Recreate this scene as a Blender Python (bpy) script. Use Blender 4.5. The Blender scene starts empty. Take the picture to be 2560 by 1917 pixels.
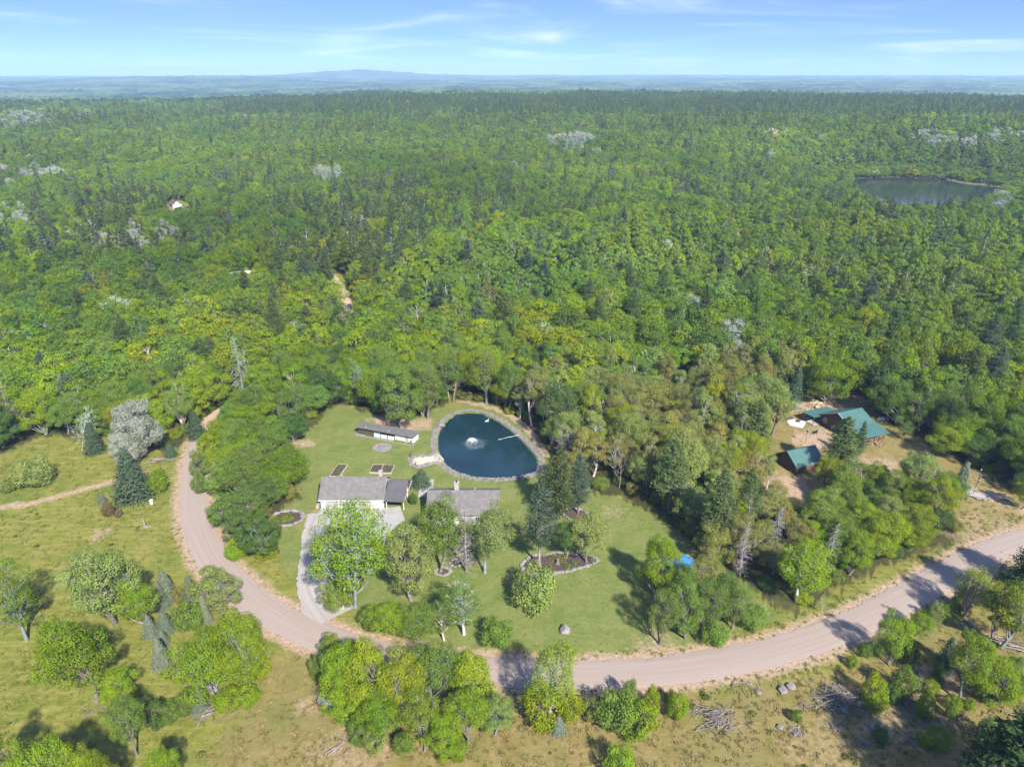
import bpy, math, random
import numpy as np
from mathutils import Vector

# ------------------------------------------------------------------ camera, sky, sun, exposure
SC = bpy.context.scene
COL = SC.collection
CAMH = 92.0                                   # drone height in metres
FPX, CX, CY, HOR = 1774.0, 1280.0, 958.5, 181.0   # lens and horizon row, in the photograph's own pixels
PITCH = math.atan((CY - HOR) / FPX)
cam = bpy.data.cameras.new('camera')
cam.sensor_fit = 'HORIZONTAL'; cam.sensor_width = 36.0; cam.lens = 36.0 * FPX / 2560.0
cam.clip_start = 1.0; cam.clip_end = 60000.0
camo = bpy.data.objects.new('camera', cam); COL.objects.link(camo)
camo.location = (0, 0, CAMH); camo.rotation_euler = (math.pi / 2 - PITCH, 0, 0)
SC.camera = camo

SUN_EL, SUN_AZ = math.radians(41.0), math.radians(155.0)   # sun stands behind the camera, to its right
world = bpy.data.worlds.new('World'); SC.world = world; world.use_nodes = True
wn, wl = world.node_tree.nodes, world.node_tree.links
wn.clear()
w_out = wn.new('ShaderNodeOutputWorld'); w_bg = wn.new('ShaderNodeBackground'); w_sky = wn.new('ShaderNodeTexSky')
w_sky.sky_type = 'NISHITA'; w_sky.sun_disc = False
w_sky.sun_elevation = SUN_EL; w_sky.sun_rotation = SUN_AZ
w_sky.air_density = 1.0; w_sky.dust_density = 0.0; w_sky.ozone_density = 3.0; w_sky.altitude = 200
w_bg.inputs['Strength'].default_value = 0.098
w_hs = wn.new('ShaderNodeHueSaturation'); w_hs.inputs['Saturation'].default_value = 1.1
wl.new(w_sky.outputs['Color'], w_hs.inputs['Color'])
CLOUD_SHIFT = -0.55
SKY_LIFT = (0.17, 0.45, -9.0)
# thin cirrus: noise on a cloud plane high above (view direction divided by its height)
w_tc = wn.new('ShaderNodeTexCoord'); w_sep = wn.new('ShaderNodeSeparateXYZ')
wl.new(w_tc.outputs['Generated'], w_sep.inputs[0])
def wmath(op, a, b=None, clamp=False):
    n = wn.new('ShaderNodeMath'); n.operation = op; n.use_clamp = clamp
    for i, v in enumerate((a, b)):
        if v is None: continue
        if isinstance(v, (int, float)): n.inputs[i].default_value = v
        else: wl.new(v, n.inputs[i])
    return n.outputs[0]
w_up = wn.new('ShaderNodeCombineXYZ'); wl.new(w_sep.outputs['X'], w_up.inputs[0]); wl.new(w_sep.outputs['Y'], w_up.inputs[1])
w_e = wmath('SUBTRACT', 1.0, wmath('POWER', math.e, wmath('MULTIPLY', wmath('MAXIMUM', w_sep.outputs['Z'], 0.0), SKY_LIFT[2])))
wl.new(wmath('ADD', wmath('MULTIPLY', w_e, SKY_LIFT[1]), SKY_LIFT[0]), w_up.inputs[2])
w_nv = wn.new('ShaderNodeVectorMath'); w_nv.operation = 'NORMALIZE'; wl.new(w_up.outputs[0], w_nv.inputs[0]); wl.new(w_nv.outputs[0], w_sky.inputs['Vector'])
w_z = wmath('ADD', wmath('MAXIMUM', w_sep.outputs['Z'], 0.0), 0.045)
w_cx = wmath('DIVIDE', w_sep.outputs['X'], w_z); w_cy = wmath('DIVIDE', w_sep.outputs['Y'], w_z)
w_cmb = wn.new('ShaderNodeCombineXYZ')
wl.new(wmath('ADD', wmath('MULTIPLY', w_cx, 0.20), CLOUD_SHIFT), w_cmb.inputs[0]); wl.new(wmath('MULTIPLY', w_cy, 0.17), w_cmb.inputs[1])
w_noi = wn.new('ShaderNodeTexNoise'); w_noi.inputs['Scale'].default_value = 1.55; w_noi.inputs['Detail'].default_value = 7
w_noi.inputs['Roughness'].default_value = 0.58; w_noi.inputs['Distortion'].default_value = 0.9
wl.new(w_cmb.outputs[0], w_noi.inputs['Vector'])
w_mr = wn.new('ShaderNodeMapRange'); w_mr.interpolation_type = 'SMOOTHSTEP'
w_mr.inputs['From Min'].default_value = 0.46; w_mr.inputs['From Max'].default_value = 0.82; w_mr.inputs['To Max'].default_value = 0.36
wl.new(w_noi.outputs['Fac'], w_mr.inputs['Value'])
w_mix = wn.new('ShaderNodeMix'); w_mix.data_type = 'RGBA'
w_tint = wn.new('ShaderNodeMix'); w_tint.data_type = 'RGBA'; w_tint.blend_type = 'MULTIPLY'; w_tint.inputs['Factor'].default_value = 1.0
wl.new(w_hs.outputs['Color'], w_tint.inputs['A']); w_tint.inputs['B'].default_value = (0.91, 0.825, 1.0, 1)
wl.new(w_mr.outputs['Result'], w_mix.inputs['Factor']); wl.new(w_tint.outputs['Result'], w_mix.inputs['A'])
w_mix.inputs['B'].default_value = (5.6, 5.8, 6.0, 1)
wl.new(w_mix.outputs['Result'], w_bg.inputs['Color']); wl.new(w_bg.outputs[0], w_out.inputs['Surface'])

sun = bpy.data.lights.new('sun', 'SUN'); sun.energy = 3.7; sun.angle = math.radians(1.6); sun.color = (1.0, 0.95, 0.86)
suno = bpy.data.objects.new('sun', sun); COL.objects.link(suno)
sd = Vector((-math.sin(SUN_AZ) * math.cos(SUN_EL), -math.cos(SUN_AZ) * math.cos(SUN_EL), -math.sin(SUN_EL)))
suno.rotation_euler = sd.to_track_quat('-Z', 'Y').to_euler(); suno.location = (60, -120, 200)

vs = SC.view_settings
vs.view_transform = 'Standard'; vs.look = 'None'; vs.gamma = 1.0; vs.use_curve_mapping = False
vs.exposure = 1.6
SC.cycles.use_denoising = True
SC.cycles.max_bounces = 6; SC.cycles.diffuse_bounces = 3; SC.cycles.transmission_bounces = 3
SC.cycles.volume_bounces = 0; SC.cycles.transparent_max_bounces = 8
SC.cycles.use_adaptive_sampling = False

# ------------------------------------------------------------------ geometry of the view
cp, sp = math.cos(PITCH), math.sin(PITCH)
def ray(px, py):
    u = (px - CX) / FPX; v = -(py - CY) / FPX
    return u, cp + v * sp, -sp + v * cp
def G(px, py, z=0.0):
    """ground point seen at a photograph pixel"""
    a, b, c = ray(px, py); t = (z - CAMH) / c
    return (a * t, b * t)
def height_to(px, py, ty):
    """height of an upright thing standing at (px,py) whose top is seen at row ty"""
    x, y = G(px, py); a, b, c = ray(px, ty); return CAMH + y / b * c
def depth_of(x, y, z=0.0):
    return y * cp - (z - CAMH) * sp
def width_of(px, py, w):
    x, y = G(px, py); return w * depth_of(x, y, 4.0) / FPX
def project(x, y, z):
    d = y * cp - (z - CAMH) * sp; v = y * sp + (z - CAMH) * cp
    return CX + FPX * x / d, CY - FPX * v / d
def GP(pts): return [G(*p) for p in pts]

def inside(X, Y, poly):
    X = np.asarray(X, float); Y = np.asarray(Y, float); r = np.zeros(X.shape, bool)
    n = len(poly)
    for i in range(n):
        x1, y1 = poly[i]; x2, y2 = poly[(i + 1) % n]
        if y1 == y2: continue
        c = ((y1 > Y) != (y2 > Y)) & (X < (x2 - x1) * (Y - y1) / (y2 - y1) + x1)
        r ^= c
    return r
def dist_line(X, Y, line):
    X = np.asarray(X, float); Y = np.asarray(Y, float); best = np.full(X.shape, 1e9)
    for (x1, y1), (x2, y2) in zip(line[:-1], line[1:]):
        dx, dy = x2 - x1, y2 - y1; L = dx * dx + dy * dy + 1e-9
        t = np.clip(((X - x1) * dx + (Y - y1) * dy) / L, 0, 1)
        best = np.minimum(best, np.hypot(X - x1 - t * dx, Y - y1 - t * dy))
    return best
def smooth(line, n=8):
    P = [np.array(p, float) for p in line]; out = []
    for i in range(len(P) - 1):
        p0 = P[max(i - 1, 0)]; p1 = P[i]; p2 = P[i + 1]; p3 = P[min(i + 2, len(P) - 1)]
        for k in range(n):
            t = k / n
            out.append(tuple(0.5 * ((2 * p1) + (p2 - p0) * t + (2 * p0 - 5 * p1 + 4 * p2 - p3) * t * t + (3 * p1 - p0 - 3 * p2 + p3) * t ** 3)))
    out.append(tuple(P[-1])); return out
def sstep(a, b, x):
    t = np.clip((x - a) / (b - a), 0, 1); return t * t * (3 - 2 * t)
_r = np.random.default_rng(5)
_W = [(math.cos(a), math.sin(a), ph) for a, ph in zip(_r.uniform(0, 6.28, 40), _r.uniform(0, 6.28, 40))]
def wob(X, Y, wl, k=0, n=6):
    """smooth wandering noise in -1..1, about wl metres long"""
    s = 0
    for i in range(n):
        c, d, ph = _W[(i + k * 7) % 40]; f = 6.283 / wl * (0.6 + 0.25 * i)
        s = s + np.sin((X * c + Y * d) * f + ph + 1.7 * np.sin((X * d - Y * c) * f * 0.45 + ph * 2))
    return s / n * 1.3

# ------------------------------------------------------------------ scene bookkeeping
def tag(o, label=None, cat=None, group=None, kind=None):
    if label: o['label'] = label
    if cat: o['category'] = cat
    if group: o['group'] = group
    if kind: o['kind'] = kind
    return o
def thing(name, label, cat, loc=(0, 0, 0), rz=0.0, group=None):
    o = bpy.data.objects.new(name, None); COL.objects.link(o); o.empty_display_size = 0.5
    o.location = loc; o.rotation_euler = (0, 0, rz)
    return tag(o, label, cat, group)
def link(name, me, parent=None, color=None):
    o = bpy.data.objects.new(name, me); COL.objects.link(o)
    if parent is not None: o.parent = parent
    if color is not None: o.color = (*color, 1)
    return o
def np_mesh(name, V, Q, mats, mi=None, flat=True):
    """V (n,3), Q (m,4) or (m,3)"""
    me = bpy.data.meshes.new(name); V = np.asarray(V, np.float32); Q = np.asarray(Q, np.int32); k = Q.shape[1]
    me.vertices.add(len(V)); me.vertices.foreach_set('co', V.ravel())
    me.loops.add(Q.size); me.loops.foreach_set('vertex_index', Q.ravel())
    me.polygons.add(len(Q)); me.polygons.foreach_set('loop_start', np.arange(0, Q.size, k, dtype=np.int32))
    for m in mats: me.materials.append(m)
    if mi is not None: me.polygons.foreach_set('material_index', np.asarray(mi, np.int32))
    me.update(calc_edges=True)
    if not flat: me.polygons.foreach_set('use_smooth', np.ones(len(Q), bool))
    return me
class MB:
    """collects boxes, prisms, tubes; build() links them as one mesh"""
    def __init__(s): s.v = []; s.f = []
    def add(s, vs_, fs):
        b = len(s.v); s.v += [tuple(p) for p in vs_]; s.f += [tuple(i + b for i in f) for f in fs]; return s
    def box(s, x0, x1, y0, y1, z0, z1):
        return s.add([(x0, y0, z0), (x1, y0, z0), (x1, y1, z0), (x0, y1, z0), (x0, y0, z1), (x1, y0, z1), (x1, y1, z1), (x0, y1, z1)],
                     [(3, 2, 1, 0), (4, 5, 6, 7), (0, 1, 5, 4), (1, 2, 6, 5), (2, 3, 7, 6), (3, 0, 4, 7)])
    def prism(s, poly, z0, z1):
        n = len(poly)
        if sum(poly[i][0] * poly[(i + 1) % n][1] - poly[(i + 1) % n][0] * poly[i][1] for i in range(n)) < 0: poly = poly[::-1]
        return s.add([(x, y, z0) for x, y in poly] + [(x, y, z1) for x, y in poly],
                     [tuple(range(n))[::-1], tuple(range(n, 2 * n))] + [(i, (i + 1) % n, n + (i + 1) % n, n + i) for i in range(n)])
    def slab(s, quad, t):
        """sloping sheet: four corners (counter-clockwise from above), thickness t downwards"""
        q = [Vector(p) for p in quad]; lo = [p - Vector((0, 0, t)) for p in q]
        return s.add(q + lo, [(0, 1, 2, 3), (7, 6, 5, 4), (0, 4, 5, 1), (1, 5, 6, 2), (2, 6, 7, 3), (3, 7, 4, 0)])
    def bar(s, a, b, r, r2=None, n=8):
        a = Vector(a); b = Vector(b); d = (b - a).normalized(); r2 = r if r2 is None else r2
        ref = Vector((1, 0, 0)) if abs(d.z) > 0.8 else Vector((0, 0, 1)); u = d.cross(ref).normalized(); w = d.cross(u)
        vs_ = []
        for p, q in ((a, r), (b, r2)):
            for i in range(n):
                t = 2 * math.pi * i / n; vs_.append(p + u * math.cos(t) * q + w * math.sin(t) * q)
        return s.add(vs_, [(i, (i + 1) % n, n + (i + 1) % n, n + i) for i in range(n)] + [tuple(range(n))[::-1], tuple(range(n, 2 * n))])
    def rock(s, c, r, rnd, sq=0.6):
        vs_ = []; fs = []
        t = (1 + 5 ** .5) / 2
        for p in [(-1, t, 0), (1, t, 0), (-1, -t, 0), (1, -t, 0), (0, -1, t), (0, 1, t), (0, -1, -t), (0, 1, -t), (t, 0, -1), (t, 0, 1), (-t, 0, -1), (-t, 0, 1)]:
            k = r / 1.9 * rnd.uniform(0.7, 1.25); vs_.append((c[0] + p[0] * k, c[1] + p[1] * k, c[2] + p[2] * k * sq))
        return s.add(vs_, [(0, 11, 5), (0, 5, 1), (0, 1, 7), (0, 7, 10), (0, 10, 11), (1, 5, 9), (5, 11, 4), (11, 10, 2), (10, 7, 6), (7, 1, 8),
                           (3, 9, 4), (3, 4, 2), (3, 2, 6), (3, 6, 8), (3, 8, 9), (4, 9, 5), (2, 4, 11), (6, 2, 10), (8, 6, 7), (9, 8, 1)])
    def mesh(s, name, mat):
        me = bpy.data.meshes.new(name); me.from_pydata(s.v, [], s.f); me.materials.append(mat); me.update(); return me
    def build(s, name, mat, parent=None): return link(name, s.mesh(name, mat), parent)

# ------------------------------------------------------------------ materials
def new_mat(name):
    m = bpy.data.materials.new(name); m.use_nodes = True; n = m.node_tree.nodes; n.clear()
    out = n.new('ShaderNodeOutputMaterial'); return m, n, m.node_tree.links, out
def ramp(n, stops):
    r = n.new('ShaderNodeValToRGB'); e = r.color_ramp.elements
    while len(e) < len(stops): e.new(0.5)
    for el, (p, c) in zip(e, stops): el.position = p; el.color = (*c, 1)
    return r
def surf(name, c, c2=None, scale=3.0, rough=0.8, bump=0.0, bscale=None, spec=0.3, metal=0.0, stretch=(1, 1, 1), detail=5):
    """plain procedural surface: two tones broken up by noise, fine bump"""
    m, n, l, out = new_mat(name); b = n.new('ShaderNodeBsdfPrincipled'); l.new(b.outputs[0], out.inputs[0])
    b.inputs['Roughness'].default_value = rough; b.inputs['Specular IOR Level'].default_value = spec; b.inputs['Metallic'].default_value = metal
    tc = n.new('ShaderNodeTexCoord'); mp = n.new('ShaderNodeMapping'); mp.inputs['Scale'].default_value = stretch
    l.new(tc.outputs['Object'], mp.inputs[0])
    t = n.new('ShaderNodeTexNoise'); t.inputs['Scale'].default_value = scale; t.inputs['Detail'].default_value = detail; t.inputs['Roughness'].default_value = 0.65
    l.new(mp.outputs[0], t.inputs['Vector'])
    c2 = c2 or tuple(v * 0.72 for v in c)
    r = ramp(n, [(0.32, c2), (0.68, c)]); l.new(t.outputs['Fac'], r.inputs[0]); l.new(r.outputs[0], b.inputs['Base Color'])
    if bump:
        t2 = n.new('ShaderNodeTexNoise'); t2.inputs['Scale'].default_value = bscale or scale * 4; t2.inputs['Detail'].default_value = 3; l.new(mp.outputs[0], t2.inputs['Vector'])
        bp = n.new('ShaderNodeBump'); bp.inputs['Strength'].default_value = bump; bp.inputs['Distance'].default_value = 0.05
        l.new(t2.outputs['Fac'], bp.inputs['Height']); l.new(bp.outputs[0], b.inputs['Normal'])
    return m
def leaf_mat(name, inst):
    m, n, l, out = new_mat(name)
    if inst:
        a = n.new('ShaderNodeAttribute'); a.attribute_type = 'INSTANCER'; a.attribute_name = 'tint'; col = a.outputs['Color']
    else:
        a = n.new('ShaderNodeObjectInfo'); col = a.outputs['Color']
    g = n.new('ShaderNodeNewGeometry'); hs = n.new('ShaderNodeHueSaturation')
    mr = n.new('ShaderNodeMapRange'); mr.inputs['To Min'].default_value = 0.82 if inst else 0.72; mr.inputs['To Max'].default_value = 1.18 if inst else 1.28
    l.new(g.outputs['Random Per Island'], mr.inputs['Value']); l.new(mr.outputs[0], hs.inputs['Value'])
    t = n.new('ShaderNodeTexNoise'); t.inputs['Scale'].default_value = 0.45; t.inputs['Detail'].default_value = 2
    tc = n.new('ShaderNodeTexCoord'); l.new(tc.outputs['Object'], t.inputs['Vector'])
    mh = n.new('ShaderNodeMapRange'); mh.inputs['From Min'].default_value = 0.3; mh.inputs['From Max'].default_value = 0.7
    mh.inputs['To Min'].default_value = 0.482; mh.inputs['To Max'].default_value = 0.512
    l.new(t.outputs['Fac'], mh.inputs['Value']); l.new(mh.outputs[0], hs.inputs['Hue']); l.new(col, hs.inputs['Color'])
    d = n.new('ShaderNodeBsdfDiffuse'); tr = n.new('ShaderNodeBsdfTranslucent'); mx = n.new('ShaderNodeMixShader'); mx.inputs[0].default_value = 0.36
    l.new(hs.outputs[0], d.inputs['Color']); l.new(hs.outputs[0], tr.inputs['Color']); l.new(d.outputs[0], mx.inputs[1]); l.new(tr.outputs[0], mx.inputs[2])
    l.new(mx.outputs[0], out.inputs[0]); return m
def bark_mat(name, inst):
    m, n, l, out = new_mat(name)
    b = n.new('ShaderNodeBsdfDiffuse')
    t = n.new('ShaderNodeTexNoise'); t.inputs['Scale'].default_value = 2.2; t.inputs['Detail'].default_value = 4
    tc = n.new('ShaderNodeTexCoord'); l.new(tc.outputs['Object'], t.inputs['Vector'])
    hs = n.new('ShaderNodeHueSaturation'); mr = n.new('ShaderNodeMapRange'); mr.inputs['From Min'].default_value = 0.3; mr.inputs['From Max'].default_value = 0.7
    mr.inputs['To Min'].default_value = 0.6; mr.inputs['To Max'].default_value = 1.25
    l.new(t.outputs['Fac'], mr.inputs['Value']); l.new(mr.outputs[0], hs.inputs['Value'])
    if inst:
        oi = n.new('ShaderNodeObjectInfo'); rp = ramp(n, [(0.0, (.10, .082, .066)), (0.6, (.19, .17, .145)), (0.85, (.42, .40, .37))]); l.new(oi.outputs['Random'], rp.inputs[0]); l.new(rp.outputs[0], hs.inputs['Color'])
    else:
        a = n.new('ShaderNodeObjectInfo'); l.new(a.outputs['Color'], hs.inputs['Color'])
    l.new(hs.outputs[0], b.inputs['Color']); l.new(b.outputs[0], out.inputs[0]); return m
LEAF, LEAF_I, BARK, BARK_I = leaf_mat('leaf', False), leaf_mat('leaf_far', True), bark_mat('bark', False), bark_mat('bark_far', True)
# ------------------------------------------------------------------ layout on the ground (metres, read off the photograph's pixels)
D2 = 2560 / 2212.0
def D(pts): return GP([(x * D2, y * D2) for x, y in pts])
ROAD = smooth(D([(437, 950), (424, 1005), (420, 1055), (420, 1100), (431, 1147), (453, 1197), (486, 1242), (532, 1286), (592, 1328), (670, 1366), (745, 1394), (850, 1423), (950, 1440), (1050, 1449), (1200, 1457), (1300, 1456), (1400, 1451), (1500, 1440), (1600, 1423), (1700, 1399), (1800, 1366), (1900, 1320), (2000, 1266), (2100, 1212), (2165, 1182), (2260, 1155), (2400, 1133)]), 8)
TRACK = smooth(D([(437, 950), (447, 925), (475, 895), (560, 838), (650, 773), (715, 733), (745, 708), (757, 680), (752, 662), (738, 630), (715, 595)]), 8)
POND = smooth(GP([(1087, 1120), (1089, 1085), (1104, 1058), (1135, 1035), (1170, 1027), (1210, 1032), (1258, 1055), (1297, 1085), (1327, 1115), (1350, 1145), (1347, 1175), (1310, 1190), (1255, 1197), (1200, 1196), (1150, 1186), (1115, 1168), (1098, 1148), (1087, 1120)]), 6)[:-1]
BEACH = GP([(1026, 1146), (1045, 1142), (1068, 1140), (1090, 1132), (1110, 1150), (1098, 1158), (1075, 1160), (1050, 1166), (1033, 1164)])
LAKE = GP([(2120, 452), (2150, 445), (2230, 444), (2310, 446), (2370, 448), (2410, 457), (2475, 464), (2520, 468), (2500, 495), (2430, 518), (2340, 530), (2260, 532), (2190, 520), (2140, 490)])
OPEN_MAIN = GP([(-500, 1160), (-200, 1150), (0, 1135), (57, 1110), (121, 1085), (200, 1100), (270, 1090), (420, 1135), (470, 1110), (515, 1050), (575, 1010), (640, 960), (655, 968), (600, 1030), (560, 1090), (535, 1150), (540, 1230), (565, 1310), (610, 1390),
    (690, 1392), (700, 1300), (738, 1245), (742, 1170), (740, 1089), (785, 1061), (818, 1019), (863, 1007), (912, 1028), (985, 1050), (1063, 1040), (1102, 1013), (1129, 998), (1214, 1004), (1290, 1045),
    (1345, 1100), (1385, 1150), (1400, 1215), (1456, 1221), (1544, 1237), (1607, 1270), (1652, 1273), (1692, 1330), (1713, 1342), (1755, 1388), (1830, 1440), (1909, 1487), (1990, 1540), (2080, 1480),
    (2160, 1440), (2335, 1368), (2425, 1342), (2372, 1295), (2368, 1230), (2380, 1180), (2413, 1157), (2560, 1242), (2900, 1380), (3300, 2700), (-800, 2700)])
OPEN_CABIN = GP([(1905, 1100), (1930, 1040), (1975, 994), (2060, 988), (2111, 985), (2187, 1025), (2217, 1062), (2307, 1091), (2413, 1157), (2410, 1235), (2330, 1238), (2240, 1232), (2170, 1232), (2090, 1228), (2040, 1280), (1985, 1295), (1938, 1245), (1900, 1170)])
GLADE = GP([(1690, 935), (1715, 928), (1745, 940), (1750, 965), (1720, 985), (1690, 975), (1680, 955)])
FARCLEAR = GP([(412, 505), (450, 498), (482, 510), (484, 545), (462, 572), (432, 572), (412, 545)])
TRAILER_CLEAR = GP([(575, 690), (640, 680), (660, 720), (590, 730)])
CARCLEAR = GP([(842, 742), (895, 742), (905, 790), (908, 836), (856, 838)])
OPEN = [OPEN_MAIN, OPEN_CABIN, GLADE, LAKE, FARCLEAR, TRAILER_CLEAR, CARCLEAR]
PATH_LEFT = smooth(GP([(-80, 1290), (0, 1268), (60, 1260), (130, 1244), (200, 1228), (300, 1200), (400, 1170)]), 6)
PATH_UP = smooth(GP([(-60, 1170), (0, 1143), (60, 1118), (130, 1103), (200, 1085)]), 6)
LOTLAWN = GP([(690, 1392), (700, 1300), (738, 1245), (742, 1170), (740, 1089), (785, 1061), (818, 1019), (863, 1007), (912, 1028), (1063, 1040), (1102, 1013), (1214, 1004), (1290, 1045), (1385, 1150), (1400, 1215), (1456, 1221), (1607, 1270), (1692, 1330), (1830, 1440), (1960, 1545), (1700, 1620), (1400, 1632), (1150, 1620), (900, 1560), (780, 1500)])
DRY = GP([(690, 1620), (640, 1760), (500, 1900), (400, 2300), (3200, 2600), (3000, 1500), (2560, 1440), (2350, 1560), (2100, 1665), (1850, 1720), (1500, 1730), (1200, 1715), (900, 1650)])
DRIVE = smooth(GP([(822, 1283), (812, 1310), (800, 1345), (790, 1385), (782, 1430), (788, 1475), (806, 1510), (835, 1545)]), 6)
BED = smooth(GP([(1303, 1415), (1320, 1436), (1372, 1435), (1417, 1430), (1453, 1420), (1488, 1409), (1493, 1399), (1470, 1388), (1441, 1387), (1393, 1382), (1360, 1389), (1335, 1388), (1315, 1400)]) + GP([(1303, 1415)]), 4)[:-1]

def terrain(X, Y):
    X = np.asarray(X, float); Y = np.asarray(Y, float); d = np.hypot(X, Y); az = np.arctan2(X, Y)
    h = 26 * sstep(480, 1600, d) * (0.50 + 0.50 * sstep(-0.42, -0.05, az))
    h = h + 5 * sstep(450, 900, d) * wob(X, Y, 520, 1) + 2.2 * sstep(450, 700, d) * wob(X, Y, 170, 2)
    h = h + 20 * np.exp(-(((X - 470) / 260) ** 2 + ((Y - 850) / 150) ** 2))
    h = h - 52 * sstep(1750, 4300, d) + 12 * sstep(2200, 3200, d) * wob(X, Y, 2100, 3) + 11 * sstep(2400, 3400, d) * wob(X, Y, 900, 5)
    h = h + 40 * sstep(4500, 15500, d) + 10 * sstep(5000, 9000, d) * wob(X, Y, 3800, 4)
    # the long low hills on the far skyline
    h = h + 70 * np.exp(-(((az + 0.385) / 0.12) ** 2)) * np.exp(-((d - 9000) / 1500) ** 2)
    h = h + 92 * np.exp(-(((az + 0.205) / 0.095) ** 2)) * np.exp(-((d - 13000) / 1500) ** 2)
    k = sstep(380, 520, d) * sstep(8, 130, dist_line(X, Y, LAKE + LAKE[:1]))
    lk = inside(X, Y, LAKE)
    return np.where(lk, -0.8, h * k)

# ------------------------------------------------------------------ ground sheet (rings round the drone's foot point, fine near, coarse far)
NC = 560
rad = [24.0]
while rad[-1] < 2300: rad.append(rad[-1] * 1.0135)
while rad[-1] < 18000: rad.append(rad[-1] * 1.06)
rad = np.array(rad); azs = np.linspace(-1.02, 1.02, NC)
RR, AA = np.meshgrid(rad, azs, indexing='ij'); GX = RR * np.sin(AA); GY = RR * np.cos(AA)
GZ = terrain(GX, GY)
inpond = inside(GX, GY, POND)
pond_d = dist_line(GX, GY, POND + POND[:1])
GZ = np.where(inpond, -0.9 * sstep(0.0, 2.5, pond_d), GZ)
GZ = np.where(RR > 2050, GZ - 3.0, GZ)
# low relief of the rough grass
near = (RR < 420) & ~inpond
GZ = np.where(near, GZ + 0.10 * wob(GX, GY, 7.0, 1) * (dist_line(GX, GY, ROAD) > 7) * (dist_line(GX, GY, TRACK) > 5) * (dist_line(GX, GY, DRIVE) > 5) * ~inside(GX, GY, LOTLAWN) * ~inside(GX, GY, OPEN_CABIN) - 0.02, GZ)
jr = np.random.default_rng(3)
def soft(poly, j=1.6, k=6):
    w = 0.0
    for _ in range(k):
        w = w + inside(GX + jr.normal(0, j, GX.shape) + wob(GX, GY, 14, 2) * 1.2, GY + jr.normal(0, j, GX.shape) + wob(GX, GY, 14, 3) * 1.2, poly)
    return w / k
zl = soft(LOTLAWN, 1.0); zd = soft(DRY, 3.5)
zd = np.maximum(zd, soft(OPEN_CABIN, 2.0)); zd = np.maximum(zd, soft(GP([(2370, 1240), (2413, 1160), (2560, 1235), (2900, 1350), (2900, 1420), (2560, 1330), (2430, 1350), (2160, 1445), (2100, 1480), (2080, 1460), (2330, 1360)]), 1.5))
zo = np.zeros(GX.shape)
for P in OPEN: zo = np.maximum(zo, soft(P, 1.5, 5))
zo = np.maximum(zo, sstep(6.0, 3.5, dist_line(GX, GY, TRACK)))
zf = 1 - zo
dr = dist_line(GX, GY, ROAD)
zs = 0.75 * sstep(7.2 + wob(GX, GY, 9, 2) * 1.0, 3.2, dr)
dp = dist_line(GX, GY, PATH_LEFT); zs = np.maximum(zs, 0.75 * sstep(2.2 + wob(GX, GY, 9, 3) * .7, 0.8, dp) * sstep(-35, -75, GX))
dp2 = dist_line(GX, GY, PATH_LEFT); zs = np.maximum(zs, 0.35 * sstep(3.0, 1.0, dp2))
zs = np.maximum(zs, 0.35 * sstep(2.6, 0.8, dist_line(GX, GY, PATH_UP)))
zs = np.maximum(zs, 0.9 * sstep(3.2, 1.6, dist_line(GX, GY, TRACK)))
def spot(px, py, r, w=0.8, ax=1.0):
    x, y = G(px, py); return w * sstep(1.0, 0.35, np.hypot((GX - x) / ax, (GY - y)) / r + 0.25 * wob(GX, GY, 5, 4))
for a in ((752, 1108, 4.5, .7, 1.3), (975, 1052, 7.5, .75, 1.3), (1040, 1062, 8.0, .65, 1.0), (795, 1285, 5, .45, 1), (1540, 1275, 5, .4, 1.5), (2100, 1000, 9, .85, 1.6), (2040, 1100, 8, .75, 1.3), (1975, 1215, 9, .8, 1), (2150, 1190, 9, .7, 1.8), (1990, 1010, 7, .7, 1.2),
          (2200, 1160, 6, .6, 1.7), (2060, 1075, 4, .6, 1.3), (250, 1330, 3.5, .55, 1.2), (235, 1295, 3, .35, 1), (240, 1350, 2.5, .5, 1.2), (1635, 1630, 3.5, .6, 2), (780, 1760, 4, .5, 1), (870, 1880, 8, .45, 1.4), (2060, 1860, 10, .35, 1.5), (2250, 1800, 7, .5, 2),
          (2480, 1330, 12, .45, 1.6), (2330, 1700, 6, .5, 1.6), (1800, 1240, 6, .6, 1.5), (1640, 1600, 5, .4, 1.5), (440, 535, 14, .6, 1), (500, 548, 7, .9, 1.4), (745, 690, 6, .5, 1), (870, 725, 7, .5, 1)):
    zs = np.maximum(zs, spot(*a))
zs = np.maximum(zs, sstep(1.1, 0.5, dist_line(GX, GY, smooth(GP([(2330, 1195), (2420, 1210), (2480, 1232), (2540, 1258), (2600, 1290)]), 5))) * 0.8)
zs = np.maximum(zs, sstep(1.1, 0.5, dist_line(GX, GY, smooth(GP([(2330, 1202), (2415, 1217), (2470, 1240), (2530, 1266), (2590, 1298)]), 5))) * 0.7)
zs = np.maximum(zs, sstep(1.8, 0.8, dist_line(GX, GY, smooth(GP([(1150, 1002), (1200, 1012), (1262, 1032), (1310, 1065), (1345, 1105), (1366, 1140)]), 5))) * 0.75)
zs = np.maximum(zs, .30 * soft(OPEN_CABIN, 2.0)); zs = np.maximum(zs, .34 * soft(GP([(2380, 1250), (2413, 1170), (2560, 1245), (2900, 1360), (2560, 1320), (2440, 1340)]), 2.0))
V = np.stack([GX, GY, GZ], -1).reshape(-1, 3)
nr = len(rad); i0 = (np.arange(nr - 1)[:, None] * NC + np.arange(NC - 1)[None, :]).ravel()
Q = np.stack([i0, i0 + NC, i0 + NC + 1, i0 + 1], -1)

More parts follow.
